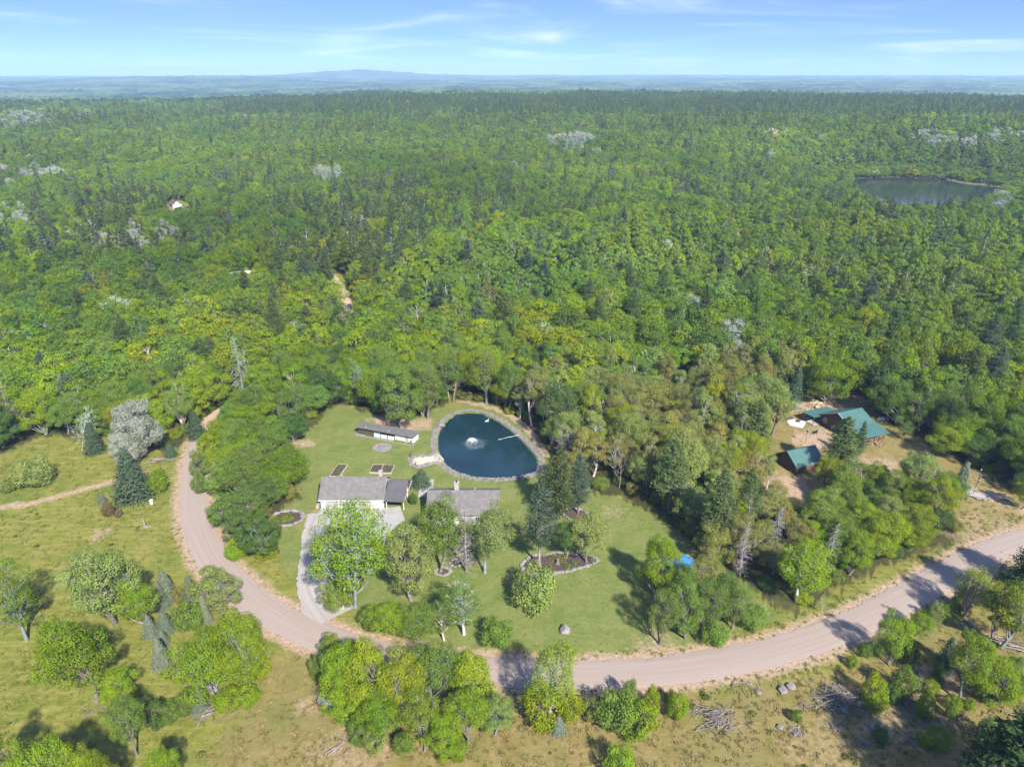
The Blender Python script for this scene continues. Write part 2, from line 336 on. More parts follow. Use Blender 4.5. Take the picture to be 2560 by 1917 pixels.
def ground_material():
    m, n, l, out = new_mat('ground'); b = n.new('ShaderNodeBsdfDiffuse'); l.new(b.outputs[0], out.inputs[0])
    tc = n.new('ShaderNodeTexCoord')
    def noise(s, det=5, rough=0.6, st=(1, 1, 1), dist=0.0):
        mp = n.new('ShaderNodeMapping'); mp.inputs['Scale'].default_value = st; l.new(tc.outputs['Object'], mp.inputs[0])
        t = n.new('ShaderNodeTexNoise'); t.inputs['Scale'].default_value = s; t.inputs['Detail'].default_value = det; t.inputs['Roughness'].default_value = rough; t.inputs['Distortion'].default_value = dist
        l.new(mp.outputs[0], t.inputs['Vector']); return t.outputs['Fac']
    def mix(f, a, c):
        x = n.new('ShaderNodeMix'); x.data_type = 'RGBA'
        for s, v in (('Factor', f), ('A', a), ('B', c)):
            if isinstance(v, tuple): x.inputs[s].default_value = (*v, 1)
            elif isinstance(v, float): x.inputs[s].default_value = v
            else: l.new(v, x.inputs[s])
        return x.outputs['Result']
    def fac(v, lo, hi):
        r = n.new('ShaderNodeMapRange'); r.inputs['From Min'].default_value = lo; r.inputs['From Max'].default_value = hi; l.new(v, r.inputs['Value']); return r.outputs[0]
    big, mid, fine, tiny = noise(0.045, 5, .6), noise(0.22, 6, .65, (1, 1, 1), .6), noise(1.3, 6, .75), noise(7.0, 4, .7)
    streak = noise(0.5, 5, .7, (0.35, 1.6, 1), .4)
    meadow = mix(fac(mid, .35, .68), (0.118, 0.145, 0.020), (0.21, 0.195, 0.045)); meadow = mix(fac(streak, .45, .75), meadow, (0.275, 0.235, 0.08)); meadow = mix(fac(big, .52, .72), meadow, (0.10, 0.145, 0.03))
    lawn = mix(fac(mid, .35, .7), (0.115, 0.155, 0.035), (0.19, 0.195, 0.065)); lawn = mix(fac(streak, .55, .8), lawn, (0.22, 0.21, 0.08))
    dry = mix(fac(mid, .35, .65), (0.155, 0.138, 0.036), (0.27, 0.205, 0.088)); dry = mix(fac(streak, .42, .7), dry, (0.215, 0.165, 0.062)); dry = mix(fac(big, .5, .7), dry, (0.16, 0.155, 0.05))
    floor = mix(fac(mid, .4, .65), (0.05, 0.048, 0.022), (0.085, 0.085, 0.03))
    soil = mix(fac(fine, .35, .7), (0.30, 0.205, 0.13), (0.42, 0.31, 0.22))
    at = n.new('ShaderNodeAttribute'); at.attribute_name = 'zone'; sep = n.new('ShaderNodeSeparateColor'); l.new(at.outputs['Color'], sep.inputs[0])
    def edge(v):
        a = n.new('ShaderNodeMath'); a.operation = 'ADD'; l.new(v, a.inputs[0])
        s = n.new('ShaderNodeMath'); s.operation = 'MULTIPLY_ADD'; l.new(fine, s.inputs[0]); s.inputs[1].default_value = 0.7; s.inputs[2].default_value = -0.35
        l.new(s.outputs[0], a.inputs[1]); return fac(a.outputs[0], 0.3, 0.7)
    c = mix(edge(sep.outputs[1]), meadow, dry); c = mix(edge(sep.outputs[0]), c, lawn); c = mix(edge(sep.outputs[2]), c, floor)
    a2 = n.new('ShaderNodeAttribute'); a2.attribute_name = 'soil'; c = mix(edge(a2.outputs['Fac']), c, soil)
    hs = n.new('ShaderNodeHueSaturation'); l.new(c, hs.inputs['Color'])
    ml = n.new('ShaderNodeMath'); ml.operation = 'MULTIPLY'; l.new(fac(fine, .2, .8), ml.inputs[0]); ml.inputs[1].default_value = 0.42
    m2 = n.new('ShaderNodeMath'); m2.operation = 'MULTIPLY_ADD'; l.new(fac(tiny, .25, .75), m2.inputs[0]); m2.inputs[1].default_value = 0.30; l.new(ml.outputs[0], m2.inputs[2])
    ad = n.new('ShaderNodeMath'); ad.operation = 'ADD'; l.new(m2.outputs[0], ad.inputs[0]); ad.inputs[1].default_value = 0.52; l.new(ad.outputs[0], hs.inputs['Value'])
    l.new(hs.outputs[0], b.inputs['Color'])
    bp = n.new('ShaderNodeBump'); bp.inputs['Strength'].default_value = 0.5; bp.inputs['Distance'].default_value = 0.2; l.new(fine, bp.inputs['Height']); l.new(bp.outputs[0], b.inputs['Normal'])
    return m
gme = np_mesh('ground', V, Q[:, ::-1], [ground_material()], flat=False)
at = gme.attributes.new('zone', 'FLOAT_COLOR', 'POINT'); at.data.foreach_set('color', np.stack([zl, zd, zf, np.ones_like(zl)], -1).astype(np.float32).ravel())
at = gme.attributes.new('soil', 'FLOAT', 'POINT'); at.data.foreach_set('value', zs.astype(np.float32).ravel())
tag(link('ground', gme), kind='structure')

# ------------------------------------------------------------------ roads, water
def strip(line, hw, z, jit, seed, name, mat):
    r = np.random.default_rng(seed); P = np.array(line); T = np.gradient(P, axis=0); T /= np.linalg.norm(T, axis=1)[:, None]; N = np.stack([-T[:, 1], T[:, 0]], -1)
    S = np.concatenate([[0], np.cumsum(np.linalg.norm(np.diff(P, axis=0), axis=1))]); n = max(2, int(S[-1] / 0.6)); s = np.linspace(0, S[-1], n)
    px, py = np.interp(s, S, P[:, 0]), np.interp(s, S, P[:, 1]); nx, ny = np.interp(s, S, N[:, 0]), np.interp(s, S, N[:, 1])
    K = 13; t = np.linspace(-1, 1, K); w = np.full(n, hw) if np.isscalar(hw) else np.interp(s, np.linspace(0, S[-1], len(hw)), hw)
    W = np.repeat(w[:, None], K, 1) * t[None, :]; W[:, 0] += r.normal(0, jit, n); W[:, -1] += r.normal(0, jit, n)
    Z = z + 0.10 * (1 - t[None, :] ** 2) + 0 * W; Z[:, 0] = Z[:, -1] = z - 0.03
    X = px[:, None] + nx[:, None] * W; Y = py[:, None] + ny[:, None] * W
    Vv = np.stack([X, Y, Z], -1).reshape(-1, 3); i = (np.arange(n - 1)[:, None] * K + np.arange(K - 1)[None]).ravel()
    me = np_mesh(name, Vv, np.stack([i, i + K, i + K + 1, i + 1], -1)[:, ::-1], [mat], flat=False)
    a = me.attributes.new('across', 'FLOAT_VECTOR', 'POINT'); a.data.foreach_set('vector', np.stack([W, np.repeat(s[:, None], K, 1), 0 * W], -1).astype(np.float32).ravel())
    return tag(link(name, me), kind='structure')
def gravel(name, c1, c2, c3, wheel=1.0):
    m, n, l, out = new_mat(name); b = n.new('ShaderNodeBsdfDiffuse'); l.new(b.outputs[0], out.inputs[0])
    a = n.new('ShaderNodeAttribute'); a.attribute_name = 'across'
    def noise(st, det=5, rough=.65):
        mp = n.new('ShaderNodeMapping'); mp.inputs['Scale'].default_value = st; l.new(a.outputs['Vector'], mp.inputs[0])
        t = n.new('ShaderNodeTexNoise'); t.inputs['Scale'].default_value = 1; t.inputs['Detail'].default_value = det; t.inputs['Roughness'].default_value = rough; l.new(mp.outputs[0], t.inputs['Vector']); return t.outputs['Fac']
    r1 = ramp(n, [(0.38, c2), (0.5, c1), (0.62, c3)]); l.new(noise((2.0, 0.03, 1), 3), r1.inputs[0])
    r2 = ramp(n, [(0.3, (0.82, 0.8, 0.79)), (0.7, (1.15, 1.15, 1.15))]); l.new(noise((5, 4, 1), 6, .8), r2.inputs[0])
    x = n.new('ShaderNodeMix'); x.data_type = 'RGBA'; x.blend_type = 'MULTIPLY'; x.inputs['Factor'].default_value = 1.0; l.new(r1.outputs[0], x.inputs['A']); l.new(r2.outputs[0], x.inputs['B'])
    l.new(x.outputs['Result'], b.inputs['Color'])
    bp = n.new('ShaderNodeBump'); bp.inputs['Strength'].default_value = 0.5; bp.inputs['Distance'].default_value = 0.06; l.new(noise((9, 3, 1), 4), bp.inputs['Height']); l.new(bp.outputs[0], b.inputs['Normal'])
    return m
M_ROAD = gravel('gravel_road', (0.285, 0.231, 0.192), (0.272, 0.219, 0.181), (0.30, 0.244, 0.204))
strip(ROAD, 3.15, 0.10, 0.16, 1, 'gravel_road', M_ROAD)
strip(TRACK, [3.2, 2.2, 2.0, 2.0, 2.2], 0.08, 0.2, 2, 'dirt_track', gravel('dirt_track', (0.38, 0.28, 0.20), (0.27, 0.2, 0.13), (0.46, 0.36, 0.27)))
strip(DRIVE, [4.6, 4.2, 3.2, 2.9, 3.4, 5.2], 0.07, 0.12, 3, 'driveway', gravel('driveway_gravel', (0.30, 0.27, 0.245), (0.26, 0.23, 0.205), (0.35, 0.32, 0.29)))

def water_mat(name, c, rough, bscale, bst):
    m, n, l, out = new_mat(name); b = n.new('ShaderNodeBsdfPrincipled'); l.new(b.outputs[0], out.inputs[0])
    b.inputs['Base Color'].default_value = (*c, 1); b.inputs['Roughness'].default_value = rough; b.inputs['IOR'].default_value = 1.33; b.inputs['Specular IOR Level'].default_value = 0.5
    tc = n.new('ShaderNodeTexCoord'); t = n.new('ShaderNodeTexNoise'); t.inputs['Scale'].default_value = bscale; t.inputs['Detail'].default_value = 4; l.new(tc.outputs['Object'], t.inputs['Vector'])
    bp = n.new('ShaderNodeBump'); bp.inputs['Strength'].default_value = bst; bp.inputs['Distance'].default_value = 0.1; l.new(t.outputs['Fac'], bp.inputs['Height']); l.new(bp.outputs[0], b.inputs['Normal'])
    t2 = n.new('ShaderNodeTexNoise'); t2.inputs['Scale'].default_value = 0.08; l.new(tc.outputs['Object'], t2.inputs['Vector'])
    r = ramp(n, [(0.35, tuple(v * .75 for v in c)), (0.65, tuple(v * 1.2 for v in c))]); l.new(t2.outputs['Fac'], r.inputs[0]); l.new(r.outputs[0], b.inputs['Base Color'])
    return m
def sheet(name, poly, z, mat):
    me = bpy.data.meshes.new(name); n = len(poly); a = sum(poly[i][0] * poly[(i + 1) % n][1] - poly[(i + 1) % n][0] * poly[i][1] for i in range(n))
    if a < 0: poly = poly[::-1]
    me.from_pydata([(x, y, z) for x, y in poly], [], [tuple(range(n))]); me.materials.append(mat); return tag(link(name, me), kind='structure')
sheet('pond_water', POND, -0.28, water_mat('pond_water', (0.007, 0.026, 0.036), 0.05, 1.6, 0.16))
sheet('lake_water', LAKE, -0.1, water_mat('lake_water', (0.016, 0.024, 0.026), 0.08, 0.6, 0.15))
M_SAND = surf('sand', (0.50, 0.43, 0.32), (0.40, 0.33, 0.24), 1.2, bump=.2)
sheet('beach_sand', smooth(BEACH + BEACH[:1], 3)[:-1], 0.14, M_SAND)
M_STONE = surf('fieldstone', (0.22, 0.20, 0.178), (0.12, 0.11, 0.098), 0.9, bump=.3, bscale=6)
M_PALE = surf('pale_stone', (0.25, 0.23, 0.205), (0.15, 0.137, 0.122), 1.3, bump=.3, bscale=6)
rr = random.Random(11)
def stones(name, line, width, size, step, mat, parent=None, z=0.0, seed=0, rows=1):
    r = random.Random(seed); mb = MB()
    for (x1, y1), (x2, y2) in zip(line[:-1], line[1:]):
        L = math.hypot(x2 - x1, y2 - y1); n = max(1, round(L / step)); nx, ny = -(y2 - y1) / max(L, 1e-6), (x2 - x1) / max(L, 1e-6)
        for i in range(n):
            for k in range(rows):
                t = (i + r.random()) / n; o = r.uniform(-.5, .5) * width
                mb.rock((x1 + (x2 - x1) * t + nx * o, y1 + (y2 - y1) * t + ny * o, z + size * 0.25), size * r.uniform(.65, 1.3), r)
    return mb.build(name, mat, parent)
cxp = sum(p[0] for p in POND) / len(POND); cyp = sum(p[1] for p in POND) / len(POND)
ring = [(cxp + (x - cxp) * 1.018, cyp + (y - cyp) * 1.018) for x, y in POND]
tag(stones('pond_riprap', ring + ring[:1], 1.7, 0.26, 0.3, M_STONE, z=-0.02, seed=4, rows=5), 'band of grey fieldstones lining the pond edge', 'stones', kind='stuff')
bq = smooth(BEACH[:5] + BEACH[5:] + BEACH[:1], 3)
tag(stones('beach_edging_stones', smooth([BEACH[3], BEACH[2], BEACH[1], BEACH[0], BEACH[8], BEACH[7], BEACH[6], BEACH[5]], 4), 1.3, 0.42, 0.4, M_STONE, z=0.02, seed=5, rows=3), 'grey stones edging the small sand beach at the pond', 'stones', kind='stuff')
shore = [LAKE[i] for i in (0, 1, 2, 3, 4, 5, 6, 7)]
tag(stones('lake_shore_rocks', shore, 5.0, 0.5, 3.5, M_STONE, z=-.1, seed=6, rows=1), 'pale rocks and logs along the far lake shore', 'rocks', kind='stuff')
def shore_reeds():
    mb = MB(); r = random.Random(8)
    for (x1, y1), (x2, y2) in zip(LAKE[4:8], LAKE[5:9]):
        for i in range(160):
            t = r.random(); x = x1 + (x2 - x1) * t + r.uniform(-4, 4); y = y1 + (y2 - y1) * t + r.uniform(-5, 4); h = r.uniform(.5, 1.3)
            mb.bar((x, y, -0.2), (x + r.uniform(-.4, .4), y, h), 0.35, 0.02, 4)
    return mb.build('shore_reeds', surf('reeds', (0.26, 0.26, 0.10), (0.15, 0.17, 0.05), .3))
tag(shore_reeds(), 'yellow reeds along the far shore of the lake', 'reeds', kind='stuff')
# ------------------------------------------------------------------ distant forest canopy (too far to tell trees apart)
def distant_forest():
    n_a = 900; r_ = [1980.0]
    while r_[-1] < 17500: r_.append(r_[-1] * 1.0065)
    r_ = np.array(r_); a_ = np.linspace(-0.80, 0.80, n_a); R, A = np.meshgrid(r_, a_, indexing='ij'); X = R * np.sin(A); Y = R * np.cos(A)
    g = np.random.default_rng(9); nz = g.normal(0, 1, R.shape)
    for _ in range(1): nz = (nz + np.roll(nz, 1, 0) + np.roll(nz, 1, 1) + np.roll(nz, -1, 1)) / 2.2
    con = 0.5 + 0.5 * wob(X, Y, 900, 5)
    Z = terrain(X, Y) + 13 + nz * (1.8 + 2.2 * con) + 4.5 * wob(X, Y, 70, 2) + 3.5 * wob(X, Y, 190, 4) + np.maximum(0, g.normal(0, 1, R.shape) - 1.6) * 6 * con
    Z = np.where(R < 2060, Z - 14, Z)
    V = np.stack([X, Y, Z], -1).reshape(-1, 3); k = len(r_); i = (np.arange(k - 1)[:, None] * n_a + np.arange(n_a - 1)[None]).ravel()
    m, n, l, out = new_mat('distant_canopy'); b = n.new('ShaderNodeBsdfDiffuse'); l.new(b.outputs[0], out.inputs[0]); tc = n.new('ShaderNodeTexCoord')
    t = n.new('ShaderNodeTexNoise'); t.inputs['Scale'].default_value = 0.0022; t.inputs['Detail'].default_value = 8; t.inputs['Roughness'].default_value = .72; l.new(tc.outputs['Object'], t.inputs['Vector'])
    r1 = ramp(n, [(0.40, (0.010, 0.024, 0.016)), (0.48, (0.03, 0.06, 0.024)), (0.54, (0.08, 0.13, 0.04)), (0.60, (0.105, 0.15, 0.055)), (0.68, (0.17, 0.19, 0.09))]); l.new(t.outputs['Fac'], r1.inputs[0])
    t2 = n.new('ShaderNodeTexNoise'); t2.inputs['Scale'].default_value = 0.06; t2.inputs['Detail'].default_value = 4; t2.inputs['Roughness'].default_value = .8; l.new(tc.outputs['Object'], t2.inputs['Vector'])
    r2 = ramp(n, [(0.35, (0.35, 0.38, 0.4)), (0.65, (1.35, 1.35, 1.3))]); l.new(t2.outputs['Fac'], r2.inputs[0])
    x = n.new('ShaderNodeMix'); x.data_type = 'RGBA'; x.blend_type = 'MULTIPLY'; x.inputs['Factor'].default_value = 1; l.new(r1.outputs[0], x.inputs['A']); l.new(r2.outputs[0], x.inputs['B']); l.new(x.outputs['Result'], b.inputs['Color'])
    o = link('distant_forest', np_mesh('distant_forest', V, np.stack([i, i + n_a, i + n_a + 1, i + 1], -1)[:, ::-1], [m]))
    tag(o, 'far wooded plain and low hills fading towards the horizon', 'forest', kind='stuff')
distant_forest()

# ------------------------------------------------------------------ tree building
def unit(v): return v / (np.linalg.norm(v, axis=-1, keepdims=True) + 1e-9)
def tubes(paths, sides=5):
    V = []; Q = []; b = 0; an = np.linspace(0, 2 * np.pi, sides, endpoint=False); c, s = np.cos(an), np.sin(an)
    for P, R in paths:
        P = np.asarray(P, float); R = np.asarray(R, float); T = unit(np.gradient(P, axis=0)); ref = np.where(np.abs(T[:, 2:3]) > 0.8, [[1., 0, 0]], [[0, 0, 1.]])
        A = unit(np.cross(T, ref)); B = np.cross(T, A); ringv = P[:, None] + R[:, None, None] * (c[None, :, None] * A[:, None] + s[None, :, None] * B[:, None])
        k = len(P); V.append(ringv.reshape(-1, 3)); i = (np.arange(k - 1)[:, None] * sides + np.arange(sides)[None]); j = (np.arange(k - 1)[:, None] * sides + (np.arange(sides)[None] + 1) % sides)
        Q.append(np.stack([i, j, j + sides, i + sides], -1).reshape(-1, 4) + b); b += k * sides
    return np.concatenate(V), np.concatenate(Q)
def leaves(C, N, size, g, elong=1.0, along=None, wide=0.62):
    n = len(C); N = unit(N); r = unit(g.normal(size=(n, 3))) if along is None else along; T = unit(r - N * np.sum(r * N, -1, keepdims=True)); B = np.cross(N, T)
    s = size * g.uniform(.65, 1.3, (n, 1)); e = s * elong * 0.5; w = s * wide * 0.5
    V = np.stack([C - T * e, C + B * w - N * s * .07, C + T * e, C - B * w - N * s * .07], 1).reshape(-1, 3)
    return V, np.arange(n * 4).reshape(-1, 4)
def curve(a, b, g, bend=0.12, k=5, lift=0.0):
    a = np.array(a, float); b = np.array(b, float); t = np.linspace(0, 1, k)[:, None]; L = np.linalg.norm(b - a)
    P = a + (b - a) * t + np.sin(t * np.pi) * (g.normal(size=3) * bend * L * .5 + np.array([0, 0, lift * L])); return P
def broadleaf(seed, H=12., W=9., cb=0.25, nl=26, N=7000, size=0.34, stems=1, flat=1.0, sparse=0.0, lobe=0.36, twigs=True, egg=0.25, sides=5, rough=0.5):
    g = np.random.default_rng(seed); rx = W / 2; rz = H * (1 - cb) / 2 * flat; cz = H - rz; c0 = np.array([g.normal(0, .05) * W, g.normal(0, .05) * W, cz])
    i = np.arange(nl) + .5; ph = np.arccos(1 - 2 * i / nl); th = np.pi * (1 + 5 ** .5) * i + g.uniform(0, 6)
    d = np.stack([np.sin(ph) * np.cos(th), np.sin(ph) * np.sin(th), np.cos(ph)], -1) + g.normal(0, .16, (nl, 3)); d = unit(d)
    u = g.uniform(.62 - .22 * rough, .80 + .10 * rough, (nl, 1)); k = (1 - egg * d[:, 2:3]); L = c0 + d * np.array([rx, rx, rz]) * u * np.concatenate([k, k, np.ones_like(k)], 1)
    lr = rx * lobe * g.uniform(.75, 1.25, nl)
    paths = []; r0 = 0.016 * H + 0.012 * W
    for st in range(stems):
        off = np.array([g.normal(0, .25), g.normal(0, .25), -.3]) * (1 if stems > 1 else .2); off[2] = -.3
        top = c0 + np.array([g.normal(0, .15) * W * (.9 if stems > 1 else .5), g.normal(0, .15) * W * (.9 if stems > 1 else .5), rz * .55]); P = curve(off, top, g, .10, 7)
        R = np.linspace(1, .16, 7) * r0 / (stems ** .5); R[0] *= 1.25; paths.append((P, R))
    for q in range(nl):
        P, R = paths[q % stems]; tz = np.clip((L[q, 2] - g.uniform(.25, .45) * rz * 2) / max(P[-1, 2], 1), cb * .8, .93); f = tz * 6; a = int(min(f, 5)); s = P[a] + (P[a + 1] - P[a]) * (f - a)
        r1 = np.interp(tz, np.linspace(0, 1, 7), R) * .5; paths.append((curve(s, L[q], g, .16, 5, .05), np.linspace(r1, .035, 5)))
        if twigs:
            for _ in range(3):
                dd = unit(g.normal(size=3) + d[q]) * lr[q] * g.uniform(.6, 1.0); s2 = s + (L[q] - s) * g.uniform(.6, .95); paths.append((curve(s2, L[q] + dd, g, .15, 4), np.linspace(.05, .015, 4)))
    TV, TQ = tubes(paths, sides)
    cnt = np.maximum(4, (lr ** 2 / np.sum(lr ** 2) * N * (1 - sparse)).astype(int)); C = []; Nn = []
    for q in range(nl):
        v = unit(g.normal(size=(cnt[q] * 3, 3))); v = v[(v @ d[q] + .45 * v[:, 2]) > -.25][:cnt[q]]
        cl = unit(g.normal(size=(7, 3)))[np.argmax(v @ unit(g.normal(size=(7, 3))).T, 1)]         # small sprays inside a lobe
        rad_ = lr[q] * (g.uniform(.62, 1.08, (len(v), 1)) + .12 * np.sin(v[:, :1] * 7 + q) * np.sin(v[:, 1:2] * 6))
        C.append(L[q] + v * rad_ * np.array([1, 1, .8])); Nn.append(v + .15 * cl + g.normal(0, .42, v.shape) + np.array([0, 0, .35]))
    C = np.concatenate(C); Nn = np.concatenate(Nn); zmin = .03 * H; C[:, 2] = np.maximum(C[:, 2], zmin)
    LV, LQ = leaves(C, Nn, size, g)
    return (TV, TQ), (LV, LQ)
def pine(seed, H=18., W=7., cb=.22, whorls=15, per=5, cl=6, tuft=10, size=.42, open_=.25, sides=5):
    g = np.random.default_rng(seed); paths = [(curve((0, 0, -.3), (g.normal(0, .2), g.normal(0, .2), H), g, .015, 8), np.linspace(.021 * H, .02, 8) * 1.0)]; C = []; A = []
    for w in range(whorls):
        t = w / (whorls - 1); z = H * (cb + (.97 - cb) * t) ; prof = (min(1, .55 + t * 2.2) * (1 - t) ** .62) + .08
        a0 = g.uniform(0, 6.28)
        for p in range(per):
            if g.random() < open_ * (.7 if t > .25 else 1.4): continue
            a = a0 + p * 6.283 / per + g.normal(0, .25); Lb = W / 2 * prof * g.uniform(.65, 1.2); d = np.array([math.cos(a), math.sin(a), g.uniform(-.05, .28) + .25 * t]); e = np.array([0, 0, z + g.normal(0, .2)]); tip = e + d * Lb
            P = curve(e, tip, g, .08, 5, -.04); paths.append((P, np.linspace(.05 + .006 * H * (1 - t), .02, 5)))
            n = max(2, int(cl * prof + 1))
            for q in range(n):
                f = .3 + .7 * (q + g.random()) / n; c = e + (tip - e) * f; wd = Lb * .26 * (1.15 - f * .5)
                pts = c + g.normal(0, 1, (tuft, 3)) * np.array([wd, wd, .16 + wd * .18]); C.append(pts); A.append(unit(np.repeat(d[None], tuft, 0) * .8 + g.normal(0, .55, (tuft, 3)) + [0, 0, .45]))
    for q in range(3): C.append(np.array([0, 0, H * (.93 + .03 * q)]) + g.normal(0, .22, (tuft, 3))); A.append(unit(g.normal(0, .5, (tuft, 3)) + [0, 0, 1.]))
    C = np.concatenate(C); A = np.concatenate(A); Nn = g.normal(0, .55, C.shape) + [0, 0, 1.]
    return tubes(paths, sides), leaves(C, Nn, size, g, 1.35, A, .5)
def spruce(seed, H=9., W=4.4, rows=24, per=9, seg=5, tuft=4, size=.34, sides=5):
    g = np.random.default_rng(seed); paths = [(np.array([(0, 0, -.2), (0, 0, H * .5), (0, 0, H * .99)]), np.array([.016 * H + .03, .01 * H, .01]))]; C = []; A = []; N = []
    for w in range(rows):
        t = w / rows; z = H * (.04 + .93 * t); Lb = W / 2 * (1 - t) ** .82 * 1.02 + .06; a0 = g.uniform(0, 6.28); k = max(4, int(per * (1 - t * .45)))
        for p in range(k):
            a = a0 + p * 6.283 / k + g.normal(0, .12); L = Lb * g.uniform(.82, 1.1); d = np.array([math.cos(a), math.sin(a), -.12 + .35 * t]); e = np.array([0, 0, z])
            for q in range(seg):
                f = (q + .6) / seg; c = e + d * L * f + np.array([0, 0, .12 * L * f * f]); C.append(c + g.normal(0, 1, (tuft, 3)) * np.array([.10 + .11 * L, .10 + .11 * L, .07])); A.append(unit(np.repeat(d[None], tuft, 0) + g.normal(0, .45, (tuft, 3)))); N.append(np.array([d[0] * .6, d[1] * .6, .8]) + g.normal(0, .35, (tuft, 3)))
    C = np.concatenate(C); A = np.concatenate(A); N = np.concatenate(N); return tubes(paths, sides), leaves(C, N, size, g, 1.45, A, .5)
def bare(seed, H=12., W=7., levels=4, first=9, stems=1, kids=3, thick=1.0, sides=5, lean=0.0):
    g = np.random.default_rng(seed); paths = []
    def grow(s, d, L, r, lev):
        e = s + d * L; P = curve(s, e, g, .12, 5, .04); paths.append((P, np.linspace(r, r * .35 if lev else .012, 5)))
        if lev <= 0: return
        for q in range(kids + (1 if lev > 2 else 0)):
            f = g.uniform(.35, 1.0); b = P[0] + (P[-1] - P[0]) * f; nd = unit(d * .75 + g.normal(0, .55, 3) + np.array([0, 0, .18])); grow(b, nd, L * g.uniform(.4, .62), max(.014, r * .48), lev - 1)
    for st in range(stems):
        a = g.uniform(0, 6.28) if stems > 1 else 0; tilt = .28 if stems > 1 else .03
        top = np.array([math.cos(a) * tilt * H + lean * H, math.sin(a) * tilt * H, H * g.uniform(.8, 1.0)]); P = curve((g.normal(0, .15), g.normal(0, .15), -.3), top, g, .06, 7); r0 = .014 * H * thick / (stems ** .4); paths.append((P, np.linspace(r0, .03, 7)))
        for q in range(first):
            f = .25 + .72 * (q + g.random()) / first; i = int(f * 6); b = P[i] + (P[min(i + 1, 6)] - P[i]) * (f * 6 - i); a2 = q * 2.4 + g.normal(0, .3); nd = unit(np.array([math.cos(a2), math.sin(a2), g.uniform(.2, .9)])); grow(b, nd, W * .5 * (1.15 - f) * g.uniform(.7, 1.1), r0 * .45 * (1.1 - f * .6), levels - 2)
    return tubes(paths, sides), None
def snag(seed, H=12., W=4.):
    """dead conifer: straight grey trunk with short drooping bare branches"""
    g = np.random.default_rng(seed); paths = [(curve((0, 0, -.3), (g.normal(0, .3), 0, H), g, .02, 7), np.linspace(.016 * H, .02, 7))]
    for w in range(150):
        t = g.uniform(.12, .98); a = g.uniform(0, 6.28); L = W / 2 * (1.05 - t) ** .6 * g.uniform(.5, 1.15); e = np.array([0, 0, H * t]); d = np.array([math.cos(a), math.sin(a), g.uniform(-.45, .1)]); P = curve(e, e + d * L, g, .18, 5, .05); paths.append((P, np.linspace(.035, .012, 5)))
        for _ in range(2):
            s = P[2 + int(g.integers(0, 2))]; paths.append((curve(s, s + unit(g.normal(size=3) * .8 + d) * L * .4, g, .1, 3), np.linspace(.02, .01, 3)))
    return tubes(paths, 4), None
def tree_mesh(name, parts, inst):
    (TV, TQ), lf = parts
    if lf is None: return np_mesh(name, TV, TQ, [BARK_I if inst else BARK])
    LV, LQ = lf; return np_mesh(name, np.concatenate([TV, LV]), np.concatenate([TQ, LQ + len(TV)]), [BARK_I, LEAF_I], np.concatenate([np.zeros(len(TQ)), np.ones(len(LQ))]))

# near models: (trunk mesh, crown mesh, nominal height, nominal width)
NEAR = {}
def near_model(key, parts, H, W):
    (TV, TQ), lf = parts
    NEAR.setdefault(key, []).append((np_mesh('trunk', TV, TQ, [BARK], flat=False), None if lf is None else np_mesh('crown', lf[0], lf[1], [LEAF]), H, W))
for s in range(5): near_model('broad', broadleaf(10 + s, 12, 9, .20 + .03 * s, 34 + 3 * s, 12500, .225, lobe=.29, rough=1), 12, 9)
for s in range(3): near_model('full', broadleaf(20 + s, 12, 9, .07, 44, 17000, .225, lobe=.28, egg=.34, rough=.6), 12, 9)
for s in range(3): near_model('multi', broadleaf(30 + s, 9, 9, .18, 34, 10500, .22, stems=4, lobe=.28, egg=-.05, rough=1), 9, 9)
for s in range(4): near_model('sparse', broadleaf(40 + s, 14, 8, .24, 42, 7600, .215, lobe=.29, stems=1 + s % 2, rough=1.2), 14, 8)
for s in range(3): near_model('aspen', broadleaf(50 + s, 15, 5, .34, 20, 5600, .25, lobe=.42, egg=.35), 15, 5)
for s in range(4): near_model('shrub', broadleaf(60 + s, 2.6, 3.6, .02, 20, 4600, .15, stems=5, lobe=.36, twigs=False, egg=-.05), 2.6, 3.6)
for s in range(3): near_model('weed', broadleaf(66 + s, 1.2, 1.8, .02, 10, 420, .20, stems=3, lobe=.4, twigs=False, egg=0.), 1.2, 1.8)
for s in range(3): near_model('pine', pine(70 + s, 18, 7.5, .12 + .08 * s, 19, 6, 7, 16, .36, .15), 18, 7.5)
for s in range(3): near_model('spruce', spruce(80 + s, 9, 5.6, 26, 11, 6, 5, .33), 9, 4.9)
for s in range(3): near_model('bare', bare(90 + s, 12, 8, 5, 9, 1 + 2 * (s == 1), 3), 12, 8)
for s in range(2): near_model('snag', snag(95 + s, 12, 4), 12, 4)
# light models for the woods
PROT = bpy.data.collections.new('forest_tree_models'); PIDX = {}; _names = []
def far_model(key, parts, H, W):
    nm = 'model_%02d' % len(_names); _names.append(nm); o = bpy.data.objects.new(nm, tree_mesh(nm, parts, True)); PROT.objects.link(o); PIDX.setdefault(key, []).append((len(_names) - 1, H, W))
for s in range(10): far_model('broad', broadleaf(110 + s, 13, 8.5, .12 + .03 * (s % 5), 16 + 2 * s, 2500, .46, twigs=False, sides=4, lobe=.40 - .013 * s, egg=-.1 + .06 * s, rough=.4 + .1 * s, flat=.8 + .03 * s), 13, 8.5)
for s in range(3): far_model('aspen', broadleaf(120 + s, 14, 4.4, .35, 14, 900, .52, lobe=.45, egg=.35, twigs=False, sides=4), 14, 4.4)
for s in range(5): far_model('pine', pine(130 + s, 18, 7.5, .2, 13, 5, 5, 7, .62, .2, 4), 18, 7.5)
for s in range(2): far_model('spruce', spruce(140 + s, 12, 4.6, 17, 7, 4, 3, .62, 4), 12, 4.6)
